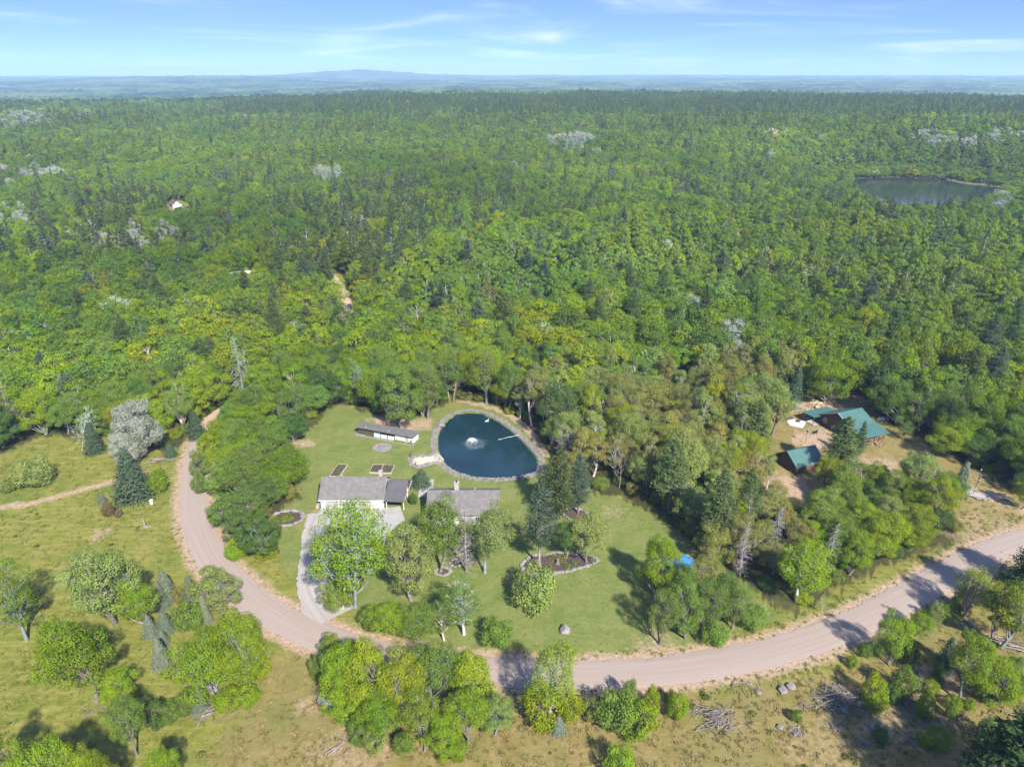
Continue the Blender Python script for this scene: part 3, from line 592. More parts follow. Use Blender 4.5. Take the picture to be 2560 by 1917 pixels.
for s in range(2): far_model('bare', bare(150 + s, 13, 7, 4, 8, 1, 3, 1, 4), 13, 7)
for s in range(6): far_model('far_broad', broadleaf(160 + s, 14, 9.5, .12, 11 + 2 * s, 520, 1.0, twigs=False, lobe=.44 - .02 * s, sides=3, rough=.3 + .15 * s), 14, 9.5)
for s in range(3): far_model('far_pine', pine(170 + s, 18, 6.5, .15, 9, 4, 3, 5, 1.15, .12, 3), 18, 6.5)

TINT = dict(bright=(.172, .255, .014), yellow=(.212, .268, .014), mid=(.135, .212, .032), dark=(.088, .150, .032), pale=(.205, .26, .065), silver=(.32, .345, .265), olive=(.21, .212, .05), orange=(.21, .185, .05),
            pine=(.098, .148, .045), spruce=(.09, .135, .075), blue=(.175, .205, .135), deep=(.042, .080, .024), grey=(.2, .2, .165), brown=(.17, .12, .06))
WORD = dict(bright='bright green', yellow='yellow-green', mid='mid green', dark='dark green', pale='pale green', silver='silvery', olive='olive green', orange='orange-tinged', pine='dark', spruce='grey-green', blue='blue-grey', deep='deep green', grey='grey', brown='brown')
BARKC = dict(grey=(.19, .17, .145), white=(.42, .405, .38), dark=(.10, .08, .065), silver=(.27, .25, .23))
NAMES = dict(broad='broadleaf_tree', full='broadleaf_tree', multi='broadleaf_tree', sparse='broadleaf_tree', aspen='aspen_tree', shrub='shrub', weed='low_shrub', pine='pine_tree', spruce='spruce_tree', bare='dead_tree', snag='dead_conifer')
CATS = dict(broad='tree', full='tree', multi='tree', sparse='tree', aspen='tree', shrub='shrub', weed='shrub', pine='tree', spruce='tree', bare='tree', snag='tree')
TR = np.random.default_rng(77)
def plant(key, x, y, h, w, tint, label, group=None, bark='grey', lean=(0, 0), v=None, jitter=.10, z=0.0):
    models = NEAR[key]; tm, cm, H0, W0 = models[int(TR.integers(len(models))) if v is None else v % len(models)]
    o = thing(NAMES[key], label, CATS[key], (x, y, z - .05), float(TR.uniform(0, 6.28)), group); o.rotation_euler = (lean[1], lean[0], o.rotation_euler[2])
    o.scale = (w / W0, w / W0, h / H0)
    bc = BARKC.get(bark, bark); link('trunk' if key not in ('shrub', 'weed') else 'stem', tm, o, tuple(c * float(TR.uniform(.85, 1.15)) for c in bc))
    if cm is not None:
        t = np.array(TINT.get(tint, tint)) * (1 + np.clip(TR.normal(0, jitter), -.15, .15)) * (1 + np.clip(TR.normal(0, jitter * .3, 3), -.06, .06)); link('crown' if key not in ('shrub', 'weed') else 'foliage', cm, o, tuple(np.clip(t, .005, .8)))
    return o
def tree_px(key, bx, by, ty, wpx, tint, label, group=None, bark='grey', lean=(0, 0), v=None):
    x, y = G(bx, by); h = height_to(bx, by, ty); w = width_of(bx, by, wpx)
    if not key in ('shrub', 'weed'): h = h - .10 * w * .5
    return plant(key, x, y, max(h, .5), w, tint, label, group, bark, lean, v)
# ------------------------------------------------------------------ trees and shrubs one can point at (photograph pixels: foot x, foot y, top row, crown width)
T = tree_px
# meadow beside the road bend
T('shrub', 94, 1211, 1152, 98, 'pale', 'wide rounded pale green bush alone in the meadow above the sandy path', v=0)
T('shrub', 14, 1230, 1194, 46, 'pale', 'small pale bush at the photo edge beside the wide rounded bush', v=1)
T('bare', 205, 1126, 1014, 62, 'grey', 'bare white dead tree with several forked stems at the meadow edge', bark='white', v=1, lean=(-.16, 0))
T('spruce', 239, 1131, 1051, 46, 'spruce', 'small cone-shaped spruce right beside the bare white dead tree', v=0)
T('full', 350, 1150, 985, 120, 'silver', 'large silvery white-leaved tree behind the big spruce at the meadow edge', bark='silver', v=0)
T('full', 312, 1168, 1062, 78, 'silver', 'lower silvery white-leaved tree leaning out over the meadow beside the big spruce', bark='silver', v=1)
T('spruce', 338, 1244, 1118, 92, 'spruce', 'big grey-green spruce standing in front of the silvery trees', v=1)
T('shrub', 394, 1234, 1172, 52, 'bright', 'yellow-green bush tucked against the foot of the big spruce', v=2)
T('spruce', 257, 1256, 1232, 23, 'blue', 'tiny blue spruce alone in the meadow below the big spruce', v=2)
T('shrub', 269, 1292, 1258, 30, 'brown', 'small brownish juniper bush below the tiny blue spruce', v=3)
T('weed', 295, 1293, 1276, 20, 'brown', 'reddish brown low bush next to the brownish juniper')
T('spruce', 494, 1094, 1020, 46, 'spruce', 'dark spruce at the forest edge just above the road end', v=0)
T('spruce', 428, 1140, 1106, 30, 'spruce', 'short spruce at the fallen branches near the road end', v=1)
T('bare', 405, 1120, 1060, 40, 'grey', 'small grey dead tree beside the silvery trees near the road', bark='silver', v=0)
for k, (x, y, t, w, c, l) in enumerate([(505, 1192, 1128, 52, 'pale', 'pale green roadside bush lowest in the row beyond the gravel road end'), (527, 1150, 1085, 66, 'yellow', 'yellow-green roadside bush in the row beyond the gravel road end, second from below'),
        (553, 1108, 1045, 66, 'yellow', 'yellow-green rounded bush in the middle of the row beyond the gravel road end'), (585, 1072, 1012, 62, 'pale', 'pale bush with grey twigs in the row beyond the gravel road end'), (618, 1036, 985, 62, 'yellow', 'yellow-green bush highest in the row beyond the gravel road end'), (500, 1232, 1180, 40, 'mid', 'small green bush on the inner road edge where the gravel begins')]):
    T('shrub', x, y, t, w, c, l, 'bushes beyond the gravel road end', v=k)
T('shrub', 545, 1308, 1264, 46, 'bright', 'bright bush on the inner verge of the road bend', v=0)
T('shrub', 594, 1394, 1348, 52, 'bright', 'bright bush on the inner verge lower along the road bend', v=1)
# trees in the meadow, lower left
T('sparse', 67, 1600, 1396, 125, 'bright', 'slender open tree with grey trunk at the left photo edge', v=0, lean=(-.06, 0))
T('broad', 287, 1558, 1352, 190, 'pale', 'tall broad pale-topped tree with thick trunk in the lower meadow', v=2)
T('broad', 365, 1572, 1432, 104, 'bright', 'smaller round tree with a forked pale trunk right of the tall pale-topped tree', v=1, bark='silver')
SPR = 'blue spruces between meadow trees and road'
for k, (x, y, t, w, l) in enumerate([(420, 1502, 1418, 48, 'blue-grey spruce behind the small round tree, topmost of the cluster'), (407, 1520, 1452, 38, 'narrow blue-grey spruce half hidden behind the small round tree'), (482, 1503, 1434, 44, 'dense pale blue spruce standing alone nearest the road bend'), (378, 1590, 1532, 36, 'small blue spruce at the foot of the small round tree'),
        (415, 1578, 1526, 46, 'squat blue spruce right of the small round tree trunk'), (409, 1610, 1574, 30, 'little spruce tucked behind the palest blue spruce'), (406, 1664, 1590, 46, 'palest blue spruce of the group, in front of the others'), (518, 1558, 1482, 32, 'thin blue spruce beside the roadside tree'), (503, 1776, 1714, 44, 'small pale blue spruce at the foot of the V-stemmed tree')]):
    T('spruce', x, y, t, w, 'blue', l, SPR, v=k)
T('shrub', 481, 1560, 1500, 84, 'mid', 'wide green bush between the blue spruces and the roadside tree', v=1)
T('shrub', 449, 1506, 1464, 34, 'olive', 'narrow olive juniper between two blue spruces', v=2)
T('broad', 562, 1528, 1410, 118, 'pale', 'pale green tree leaning over the edge of the road bend', v=0)
T('full', 622, 1712, 1517, 158, 'bright', 'large bright green tree beside the road bend', v=1, bark='grey')
T('multi', 542, 1738, 1584, 186, 'bright', 'wide spreading tree with V-shaped pale stems near the blue spruces', v=0, bark='silver')
T('shrub', 452, 1778, 1738, 70, 'mid', 'green bush left of the small pale blue spruce', v=3)
T('shrub', 570, 1770, 1726, 74, 'bright', 'green bush under the wide spreading tree', v=0)
T('shrub', 626, 1752, 1712, 66, 'bright', 'green bush at the foot of the large bright tree by the road', v=1)
T('shrub', 655, 1690, 1640, 60, 'yellow', 'yellow-green bush at the trunk of the large bright tree', v=2)
T('broad', 245, 1752, 1534, 178, 'bright', 'leaning tree with thick grey twin trunks and bare lower limbs in the meadow', v=3, lean=(-.10, 0), bark='grey')
T('broad', 297, 1768, 1666, 108, 'bright', 'small bright tree growing beside the leaning twin-trunked tree', v=1)
T('broad', 343, 1886, 1728, 92, 'mid', 'mid green tree at the meadow bottom between shrubs', v=4)
T('shrub', 388, 1816, 1750, 62, 'dark', 'dark green bush next to the mid green tree at the meadow bottom', v=0)
T('shrub', 425, 1800, 1762, 50, 'mid', 'green bush at the near end of the fallen branches', v=1)
for k, (x, y, t, w, c, l) in enumerate([(25, 2030, 1818, 110, 'bright', 'bright tree crown cut off by the photo corner'), (160, 2075, 1832, 150, 'bright', 'bright tree crown with grey branches at the bottom photo edge'), (245, 2050, 1845, 95, 'yellow', 'yellow-green tree crown at the bottom photo edge'), (305, 2040, 1868, 80, 'yellow', 'small bright crown at the bottom photo edge'), (430, 2010, 1856, 80, 'bright', 'pointed bright crown at the bottom edge, apart from the others')]):
    T('broad', x, y, t, w, c, l, 'crowns along the bottom edge', v=k)
# dense clump in front of the road
CL = 'trees of the dense clump below the road'
for k, (m, x, y, t, w, c, l) in enumerate([('full', 865, 1762, 1588, 135, 'bright', 'bright rounded tree at the upper end of the dense clump below the road'), ('full', 935, 1778, 1580, 145, 'yellow', 'yellow-green tallest tree of the dense clump, touching the road edge'), ('broad', 1015, 1792, 1622, 125, 'yellow', 'yellow-green tree with dead twigs amid the dense clump'), ('broad', 1090, 1782, 1618, 135, 'mid', 'darker green tree of the dense clump next to the road'),
        ('full', 1165, 1768, 1622, 125, 'yellow', 'yellow tree at the road-side end of the dense clump'), ('broad', 875, 1812, 1690, 115, 'bright', 'bright low tree beside the wooden bench frame'), ('broad', 965, 1842, 1716, 125, 'bright', 'bright green tree at the front middle of the dense clump'), ('sparse', 1060, 1872, 1715, 105, 'bright', 'open tree with pale trunk at the front of the dense clump'),
        ('full', 1108, 1895, 1775, 95, 'bright', 'low bright tree nearest the camera in the dense clump'), ('broad', 1172, 1855, 1716, 110, 'bright', 'rounded green tree at the far front end of the dense clump'), ('broad', 1236, 1838, 1736, 84, 'pale', 'pale green small tree at the outer end of the dense clump'), ('shrub', 795, 1700, 1640, 34, 'mid', 'slim green bush at the corner of the dense clump by the road'), ('broad', 830, 1645, 1584, 60, 'bright', 'small light tree standing between the dense clump and the road')]):
    T(m, x, y, t, w, c, l, CL, v=k, bark='grey')
for k, (x, y, t, w, c) in enumerate([(900, 1850, 1800, 66, 'mid'), (940, 1872, 1830, 66, 'pale'), (1010, 1872, 1830, 60, 'mid'), (1075, 1835, 1780, 60, 'yellow'), (1140, 1890, 1840, 60, 'bright'), (1205, 1800, 1740, 66, 'mid'), (1000, 1760, 1700, 70, 'yellow'), (1270, 1790, 1740, 40, 'pale')]):
    T('shrub', x, y, t, w, c, 'leafy undergrowth bush filling the dense clump below the road', CL, v=k)
T('bare', 790, 1738, 1706, 22, 'grey', 'pale leafless sapling just above the wooden bench frame', bark='white', v=0)
T('bare', 1000, 1830, 1665, 60, 'grey', 'grey dead tree in the middle of the dense clump', bark='silver', v=2)
T('sparse', 1375, 1808, 1598, 140, 'yellow', 'open yellow-green tree with pale forked limbs overhanging the road', v=2, bark='silver')
T('shrub', 1350, 1806, 1715, 105, 'yellow', 'yellow-green bush under the open tree overhanging the road', v=0)
T('shrub', 1420, 1796, 1730, 66, 'yellow', 'yellow bush right of the open tree overhanging the road', v=2)
T('spruce', 1396, 1830, 1786, 38, 'blue', 'small blue-grey spruce at the foot of the open tree overhanging the road', v=1)
for k, (x, y, t, w, c, l) in enumerate([(1545, 1820, 1738, 110, 'mid', 'large dark bush cluster below the road, its thickest part'), (1590, 1838, 1760, 105, 'bright', 'green bush at the front of the large bush cluster below the road'), (1568, 1768, 1700, 42, 'pale', 'pale upright bush behind the large bush cluster'), (1480, 1790, 1742, 62, 'pale', 'pale low bush before the large bush cluster'), (1510, 1785, 1740, 44, 'mid', 'dark bush joining the large bush cluster'),
        (1620, 1790, 1712, 48, 'yellow', 'vivid yellow-green upright bush atop the large bush cluster'), (1694, 1792, 1732, 58, 'bright', 'lone green bush between the bush cluster and the brush pile'), (1670, 1760, 1722, 30, 'mid', 'small leafy sprig above the lone green bush'), (1548, 1940, 1870, 78, 'bright', 'light green bush cut by the bottom photo edge')]):
    T('shrub', x, y, t, w, c, l, 'bushes below the road', v=k)
# scrub right of the brush piles
for k, (m, x, y, t, w, c, l) in enumerate([('multi', 2222, 1662, 1538, 96, 'bright', 'bushy bright tree nearest the road above the big brush pile'), ('broad', 2290, 1590, 1518, 66, 'bright', 'small tree at the road edge behind the bushy bright tree'), ('shrub', 2272, 1664, 1600, 42, 'dark', 'dark round shrub beside the bushy bright tree'), ('sparse', 2320, 1592, 1492, 36, 'pale', 'thin sapling at the road edge with few leaves'), ('sparse', 2345, 1560, 1500, 34, 'bright', 'second thin sapling beside the road'),
        ('sparse', 2415, 1540, 1412, 84, 'bright', 'tall open tree with pale trunk over the road verge'), ('shrub', 2403, 1527, 1486, 46, 'bright', 'round bright bush at the foot of the tall open tree'), ('broad', 2500, 1618, 1430, 125, 'yellow', 'yellow-green tree at the right photo edge by the verge'), ('aspen', 2470, 1620, 1480, 50, 'olive', 'thin olive tree before the yellow-green tree at the photo edge'), ('broad', 2400, 1752, 1574, 108, 'bright', 'bright tall tree in the scrub right of the brush piles'),
        ('full', 2482, 1758, 1638, 128, 'bright', 'dense bright rounded tree beside the bright tall tree in the scrub'), ('spruce', 2362, 1660, 1588, 42, 'spruce', 'small grey-green conifer left of the bright tall scrub tree'), ('spruce', 2340, 1700, 1640, 30, 'dark', 'little dark conifer in front of the small grey-green conifer')]):
    T(m, x, y, t, w, c, l, 'scrub trees below the road', v=k, bark='silver' if k in (5, 7) else 'grey')
for k, (x, y, t, w, c, l) in enumerate([(2178, 1760, 1690, 62, 'yellow', 'yellow-tipped shrub growing out of the big brush pile'), (2192, 1782, 1735, 44, 'bright', 'green shrub at the near side of the big brush pile'), (2246, 1738, 1664, 68, 'mid', 'large green shrub between the two brush piles'), (2215, 1752, 1710, 40, 'dark', 'dark shrub below the large green shrub between brush piles'), (2325, 1732, 1702, 42, 'bright', 'small bright round shrub beyond the second brush pile'),
        (2312, 1795, 1732, 50, 'bright', 'upright green shrub before the second brush pile'), (2337, 1868, 1828, 62, 'bright', 'bright spreading shrub at the edge of the pine shade'), (2300, 1858, 1825, 40, 'bright', 'smaller bright shrub joined to the spreading one'), (2197, 1850, 1820, 40, 'dark', 'dark low shrub below the big brush pile'), (2383, 1766, 1738, 44, 'bright', 'bright low shrub under the tall scrub tree'), (2415, 1772, 1745, 30, 'bright', 'tiny bright shrub under the dense rounded tree'),
        (2468, 1850, 1792, 52, 'pale', 'pale feathery shrub beside the dark corner pine'), (1988, 1800, 1775, 34, 'mid', 'low green shrub left of the big brush pile'), (2375, 1795, 1760, 26, 'mid', 'thin green shrub among scattered sticks'), (2520, 1690, 1640, 44, 'mid', 'green shrub at the photo edge behind fallen logs'), (2545, 1740, 1690, 44, 'mid', 'second shrub at the photo edge near fallen logs'), (2160, 1640, 1605, 36, 'mid', 'small shrub on the verge above the big brush pile'), (2130, 1668, 1640, 30, 'bright', 'low leafy shrub on the road verge')]):
    T('shrub', x, y, t, w, c, l, 'shrubs of the scrub below the road', v=k)
T('pine', 2470, 2110, 1775, 300, 'deep', 'dark green pine crown filling the bottom corner beside the scrub', v=0)
T('pine', 2600, 2050, 1760, 220, 'deep', 'second dark pine cut off by the photo edge at the corner', v=1)
T('pine', 2548, 1545, 1344, 125, 'deep', 'dark pine at the photo edge beside the far end of the road', v=2)
T('pine', 2585, 1480, 1330, 110, 'deep', 'dark pine mostly outside the photo beside the far road end', v=1)
# the yard round the pond
T('sparse', 890, 1521, 1238, 205, 'bright', 'tall open birch with pale limbs over the driveway', v=1, bark='silver')
T('sparse', 868, 1500, 1262, 150, 'pale', 'second open birch behind the driveway birch, before the garage', v=3, bark='silver')
T('multi', 850, 1522, 1440, 100, 'bright', 'low spreading tree with white limbs beside the driveway', v=1, bark='white')
T('broad', 1032, 1502, 1312, 135, 'pale', 'broad pale green tree on the front lawn between driveway and house', v=0)
T('broad', 1100, 1430, 1226, 130, 'mid', 'mid green tree hiding the corner of the grey-roofed house', v=2)
T('snag', 1166, 1428, 1262, 84, 'grey', 'dead grey conifer on the front lawn before the house', bark='silver', v=0)
T('broad', 1211, 1432, 1250, 116, 'pale', 'pale round tree with grey trunk before the house end', v=3, bark='silver')
T('broad', 985, 1580, 1500, 110, 'bright', 'bushy round tree by the road inside the yard, left of its neighbour', v=1)
T('broad', 1048, 1600, 1512, 120, 'mid', 'wider bushy tree by the road inside the yard', v=4)
T('shrub', 935, 1572, 1524, 70, 'mid', 'low bush at the yard corner by the road', v=2)
T('sparse', 1160, 1585, 1438, 110, 'mid', 'open birch with white stems by the road inside the yard', v=0, bark='white')
T('sparse', 1110, 1600, 1500, 80, 'mid', 'short open tree next to the roadside birch in the yard', v=2, bark='white')
T('shrub', 1239, 1603, 1542, 80, 'mid', 'round bush alone on the lawn near the road', v=3)
T('shrub', 1339, 1520, 1424, 118, 'pale', 'large dome-shaped pale bush on the lawn below the mulch bed', v=0)
T('full', 1640, 1492, 1334, 108, 'bright', 'dense egg-shaped maple on the lawn beside the woodland edge', v=2)
T('pine', 1348, 1416, 1190, 84, 'spruce', 'tall pine with bare lower trunk standing in the mulch bed', v=2, bark='silver')
T('pine', 1395, 1300, 1110, 90, 'pine', 'tallest bushy pine beside the pond corner', v=0)
T('pine', 1445, 1284, 1130, 62, 'spruce', 'slimmer pine beside the tallest pond pine', v=1)
T('broad', 1416, 1396, 1290, 78, 'dark', 'dark green tree at the back of the mulch bed', v=2)
T('broad', 1467, 1406, 1268, 100, 'pale', 'pale green tree with straight trunk at the end of the mulch bed', v=1)
T('spruce', 1055, 1216, 1167, 44, 'spruce', 'small neat spruce on the lawn between garage and pond', v=0)
T('shrub', 1035, 1258, 1232, 22, 'dark', 'dark clipped bush beside the carport', v=1)
T('sparse', 1650, 1612, 1462, 84, 'mid', 'thin trunked tree by the road with a long shadow across the lawn', v=1)
for k, (m, x, y, t, w, c, l) in enumerate([('broad', 1715, 1592, 1440, 100, 'mid', 'mid green tree at the roadside grove on the lawn corner'), ('sparse', 1762, 1592, 1440, 100, 'mid', 'open tree in the middle of the roadside grove'), ('broad', 1700, 1520, 1395, 90, 'mid', 'green tree behind the blue tarp in the grove'), ('sparse', 1755, 1500, 1360, 90, 'olive', 'olive tree rising at the back of the grove'), ('sparse', 1830, 1572, 1455, 92, 'mid', 'open tree at the pointed end of the grove'), ('broad', 1800, 1530, 1420, 90, 'dark', 'dark tree inside the grove next to the forest edge'), ('shrub', 1870, 1568, 1510, 70, 'mid', 'low bush at the pointed end of the grove'), ('shrub', 1780, 1600, 1550, 70, 'mid', 'low bush along the grove beside the road')]):
    T(m, x, y, t, w, c, l, 'trees of the grove at the lawn corner', v=k)
T('bare', 1905, 1552, 1505, 46, 'grey', 'pale dead branches at the tip of the grove', bark='white', v=0)
# left edge of the yard
for k, (m, x, y, t, w, c, l) in enumerate([('broad', 665, 1385, 1275, 110, 'dark', 'dark tree lowest at the yard edge along the road bend'), ('sparse', 625, 1330, 1215, 90, 'mid', 'open tree with pale trunk above the lowest yard-edge tree'), ('full', 682, 1260, 1182, 98, 'mid', 'round low tree jutting onto the lawn from the yard edge'), ('broad', 600, 1270, 1140, 105, 'mid', 'mid green tree over the road bend at the yard edge'), ('broad', 640, 1225, 1100, 105, 'mid', 'tree in the middle of the yard edge belt'), ('spruce', 727, 1160, 1112, 42, 'spruce', 'small dark spruce at the lawn border across from the long shed'),
        ('broad', 575, 1215, 1105, 90, 'bright', 'bright tree over the start of the road bend'), ('broad', 690, 1180, 1060, 100, 'mid', 'tree behind the small dark spruce at the lawn border'), ('broad', 620, 1150, 1040, 100, 'mid', 'mid green tree high in the yard edge belt'), ('sparse', 735, 1090, 965, 100, 'mid', 'tall tree with visible trunk at the upper lawn border'), ('broad', 680, 1095, 985, 100, 'bright', 'bright tree in the upper yard edge belt'), ('broad', 585, 1160, 1060, 80, 'mid', 'tree beside the bushes at the gravel road end'), ('broad', 640, 1060, 950, 95, 'mid', 'green tree at the upper end of the yard edge belt'), ('spruce', 655, 1330, 1280, 40, 'spruce', 'spruce half hidden behind the lowest yard-edge tree')]):
    T(m, x, y, t, w, c, l, 'trees of the belt along the yard edge', v=k)
for k, (x, y, t, w, c, l) in enumerate([(1008, 1072, 915, 120, 'mid', 'big tree with thick trunk right behind the long shed'), (1060, 1042, 888, 80, 'mid', 'tall straight-trunked tree behind the long shed end'), (1070, 1046, 900, 76, 'mid', 'second straight-trunked tree behind the long shed end'), (1129, 1002, 865, 96, 'mid', 'tree with clear trunk at the lawn top left of the pond head'), (1217, 1008, 856, 96, 'bright', 'bright tree with tall bare trunk above the pond head')]):
    T('sparse' if k else 'broad', x, y, t, w, c, l, 'tall trees at the back of the yard', v=k)
# round the log cabin
T('full', 2060, 1004, 878, 124, 'bright', 'large bright maple behind the log cabin and swing set', v=0)
T('spruce', 1985, 1002, 905, 40, 'spruce', 'dark spruce in the shade left of the large bright maple', v=1)
T('broad', 1930, 1088, 925, 108, 'pale', 'pale green tall tree beside the patio slab', v=3)
T('pine', 2093, 1190, 1036, 96, 'pine', 'bushy pine in front of the log cabin and shed', v=0)
T('pine', 2142, 1150, 1050, 30, 'pine', 'very narrow pine before the cabin porch', v=1)
T('sparse', 2257, 1098, 1050, 46, 'dark', 'small thin tree at the lawn behind the cabin porch', v=0)
T('broad', 2364, 1142, 1055, 104, 'bright', 'rounded bright tree on the cabin lawn before the dark woods', v=1)
T('broad', 2285, 1245, 1118, 112, 'pale', 'pale open tree on the cabin lawn with two-tone crown', v=2)
T('pine', 2198, 1217, 1160, 50, 'mid', 'short green pine on the cabin lawn', v=2)
T('spruce', 2205, 1235, 1185, 30, 'blue', 'little blue spruce below the short green pine', v=0)
T('sparse', 2128, 1234, 1140, 88, 'mid', 'birch with white forked trunk below the bushy cabin pine', v=1, bark='white')
T('broad', 2062, 1228, 1142, 70, 'yellow', 'yellow-green tree below the log shed', v=3)
T('broad', 2275, 1284, 1208, 66, 'bright', 'bright large-leaved tree amid the belt between cabin and road', v=4)
T('broad', 2340, 1304, 1186, 96, 'yellow', 'yellow-green tree closest to the flagpole lawn', v=0)
T('spruce', 2396, 1236, 1148, 44, 'blue', 'tall blue spruce beside the flagpole', v=2)
T('broad', 2205, 1322, 1222, 72, 'pale', 'pale whitish tree in the middle of the belt between cabin and road', v=1)
T('broad', 2553, 1272, 1194, 62, 'yellow', 'small yellow-green tree on the flagpole lawn at the photo edge', v=2)
T('broad', 2120, 1438, 1322, 82, 'bright', 'bright rounded tree by the road in the belt, beside the grey dead conifer', v=0)
T('broad', 1990, 1505, 1345, 130, 'bright', 'bright tree with white dead limbs at the woodland tip by the road', v=4, bark='white')
T('snag', 2069, 1430, 1305, 66, 'grey', 'grey lichen-covered dead conifer between two bright trees by the road', bark='silver', v=0)
T('snag', 1930, 1400, 1262, 60, 'grey', 'grey dead conifer inside the olive woods', bark='silver', v=1)
T('snag', 1850, 1440, 1300, 60, 'grey', 'bare grey conifer at the dark woodland edge above the lot corner', bark='silver', v=0)
T('snag', 1507, 1130, 1050, 40, 'grey', 'pale dead conifer amid green crowns right of the pond', bark='white', v=1)
T('spruce', 1590, 1090, 1000, 44, 'blue', 'blue-grey spruce in a trio right of the pond, tallest', v=0)
T('spruce', 1625, 1095, 1025, 34, 'blue', 'slim blue-grey spruce of the trio right of the pond', v=1)
T('spruce', 1645, 1105, 1045, 32, 'blue', 'smallest blue-grey spruce of the trio right of the pond', v=2)
T('spruce', 1810, 1295, 1228, 36, 'blue', 'blue-green spruce rising out of the olive scrub woods', v=2)
T('bare', 2055, 1532, 1476, 24, 'grey', 'white leaning dead stick at the woodland edge by the road', bark='white', v=2, lean=(-.2, 0))
T('bare', 625, 1000, 845, 62, 'grey', 'tall grey dead tree with many twigs beside the dirt track', bark='silver', v=0)
T('snag', 610, 1000, 835, 66, 'grey', 'grey dead conifer leaning against the tall dead tree by the track', bark='silver', v=1)
T('bare', 25, 1045, 935, 45, 'grey', 'white-stemmed dead tree at the left photo edge in the woods', bark='white', v=0)
T('bare', 450, 920, 850, 62, 'grey', 'broad grey dead tree above the silvery tree', bark='silver', v=1)
T('full', 5, 925, 860, 60, 'silver', 'silvery tree at the photo edge in the left woods', bark='silver', v=2)
T('bare', 220, 995, 930, 26, 'grey', 'white bare stem standing in the left woods', bark='white', v=2)
T('bare', 265, 980, 905, 36, 'grey', 'forked white bare stem in the left woods', bark='white', v=1)

# ------------------------------------------------------------------ the woods: nearest trees one by one, the rest as one mass
HAND = [tuple(o.location[:2]) for o in COL.objects if o.type == 'EMPTY' and o.get('category') == 'tree']
fr = np.random.default_rng(21)
def scatter(r0, r1, step, half=.74):
    nx = int(2 * r1 * .9 / step); xs = np.arange(-nx // 2, nx // 2) * step; ys = np.arange(r0 * .6, r1, step * .9)
    X, Y = np.meshgrid(xs, ys); X = X + (np.arange(len(ys)) % 2)[:, None] * step / 2; X = X + fr.normal(0, step * .27, X.shape); Y = Y + fr.normal(0, step * .27, Y.shape); X = X.ravel(); Y = Y.ravel()
    d = np.hypot(X, Y); k = (d >= r0) & (d < r1) & (np.abs(X) < half * 1.13 * Y + 25); return X[k], Y[k]
parts = [scatter(110, 330, 5.3), scatter(330, 700, 6.0), scatter(700, 1200, 7.2), scatter(1200, 2080, 8.8)]
FX = np.concatenate([p[0] for p in parts]); FY = np.concatenate([p[1] for p in parts])
ok = np.ones(len(FX), bool)
for P in OPEN: ok &= ~inside(FX, FY, P)
ok &= dist_line(FX, FY, TRACK) > 5.0; ok &= dist_line(FX, FY, ROAD) > 6.0
for hx, hy in HAND: ok &= np.hypot(FX - hx, FY - hy) > 3.2
FX, FY = FX[ok], FY[ok]; FD = np.hypot(FX, FY); FZ = terrain(FX, FY)
PX, PY = project(FX, FY, FZ + 9); BPX, BPY = project(FX, FY, FZ)
n = len(FX); KIND = np.zeros(n, int); TNT = np.zeros((n, 3)); FH = np.zeros(n); FW = np.zeros(n); KEY = np.empty(n, object); TN = np.empty(n, object)
stand = wob(FX, FY, 160, 1); stand2 = wob(FX, FY, 60, 3); stand3 = wob(FX, FY, 420, 2)
U = fr.random((n, 6)); LAKED = dist_line(FX, FY, LAKE + LAKE[:1])
AXW = GP([(1640, 570), (1800, 560), (2600, 590), (2900, 800), (2700, 900), (2300, 860), (2000, 800), (1900, 760), (1700, 760), (1300, 800), (1100, 850), (950, 820), (1000, 700), (1300, 620)])
in_asp = inside(FX, FY, AXW)
SILVER = [(1425, 352, 58, 16, .8), (1440, 378, 30, 8, .5), (40, 300, 100, 18, .5), (170, 290, 90, 14, .2), (60, 440, 110, 22, .3), (30, 540, 60, 26, .45), (230, 590, 110, 24, .22), (370, 590, 70, 20, .2), (830, 440, 40, 12, .8), (2250, 350, 260, 14, .10), (2330, 340, 40, 16, .5), (2450, 340, 130, 14, .22), (2020, 345, 120, 14, .15), (2510, 490, 20, 22, .8), (1830, 855, 55, 30, .3)]
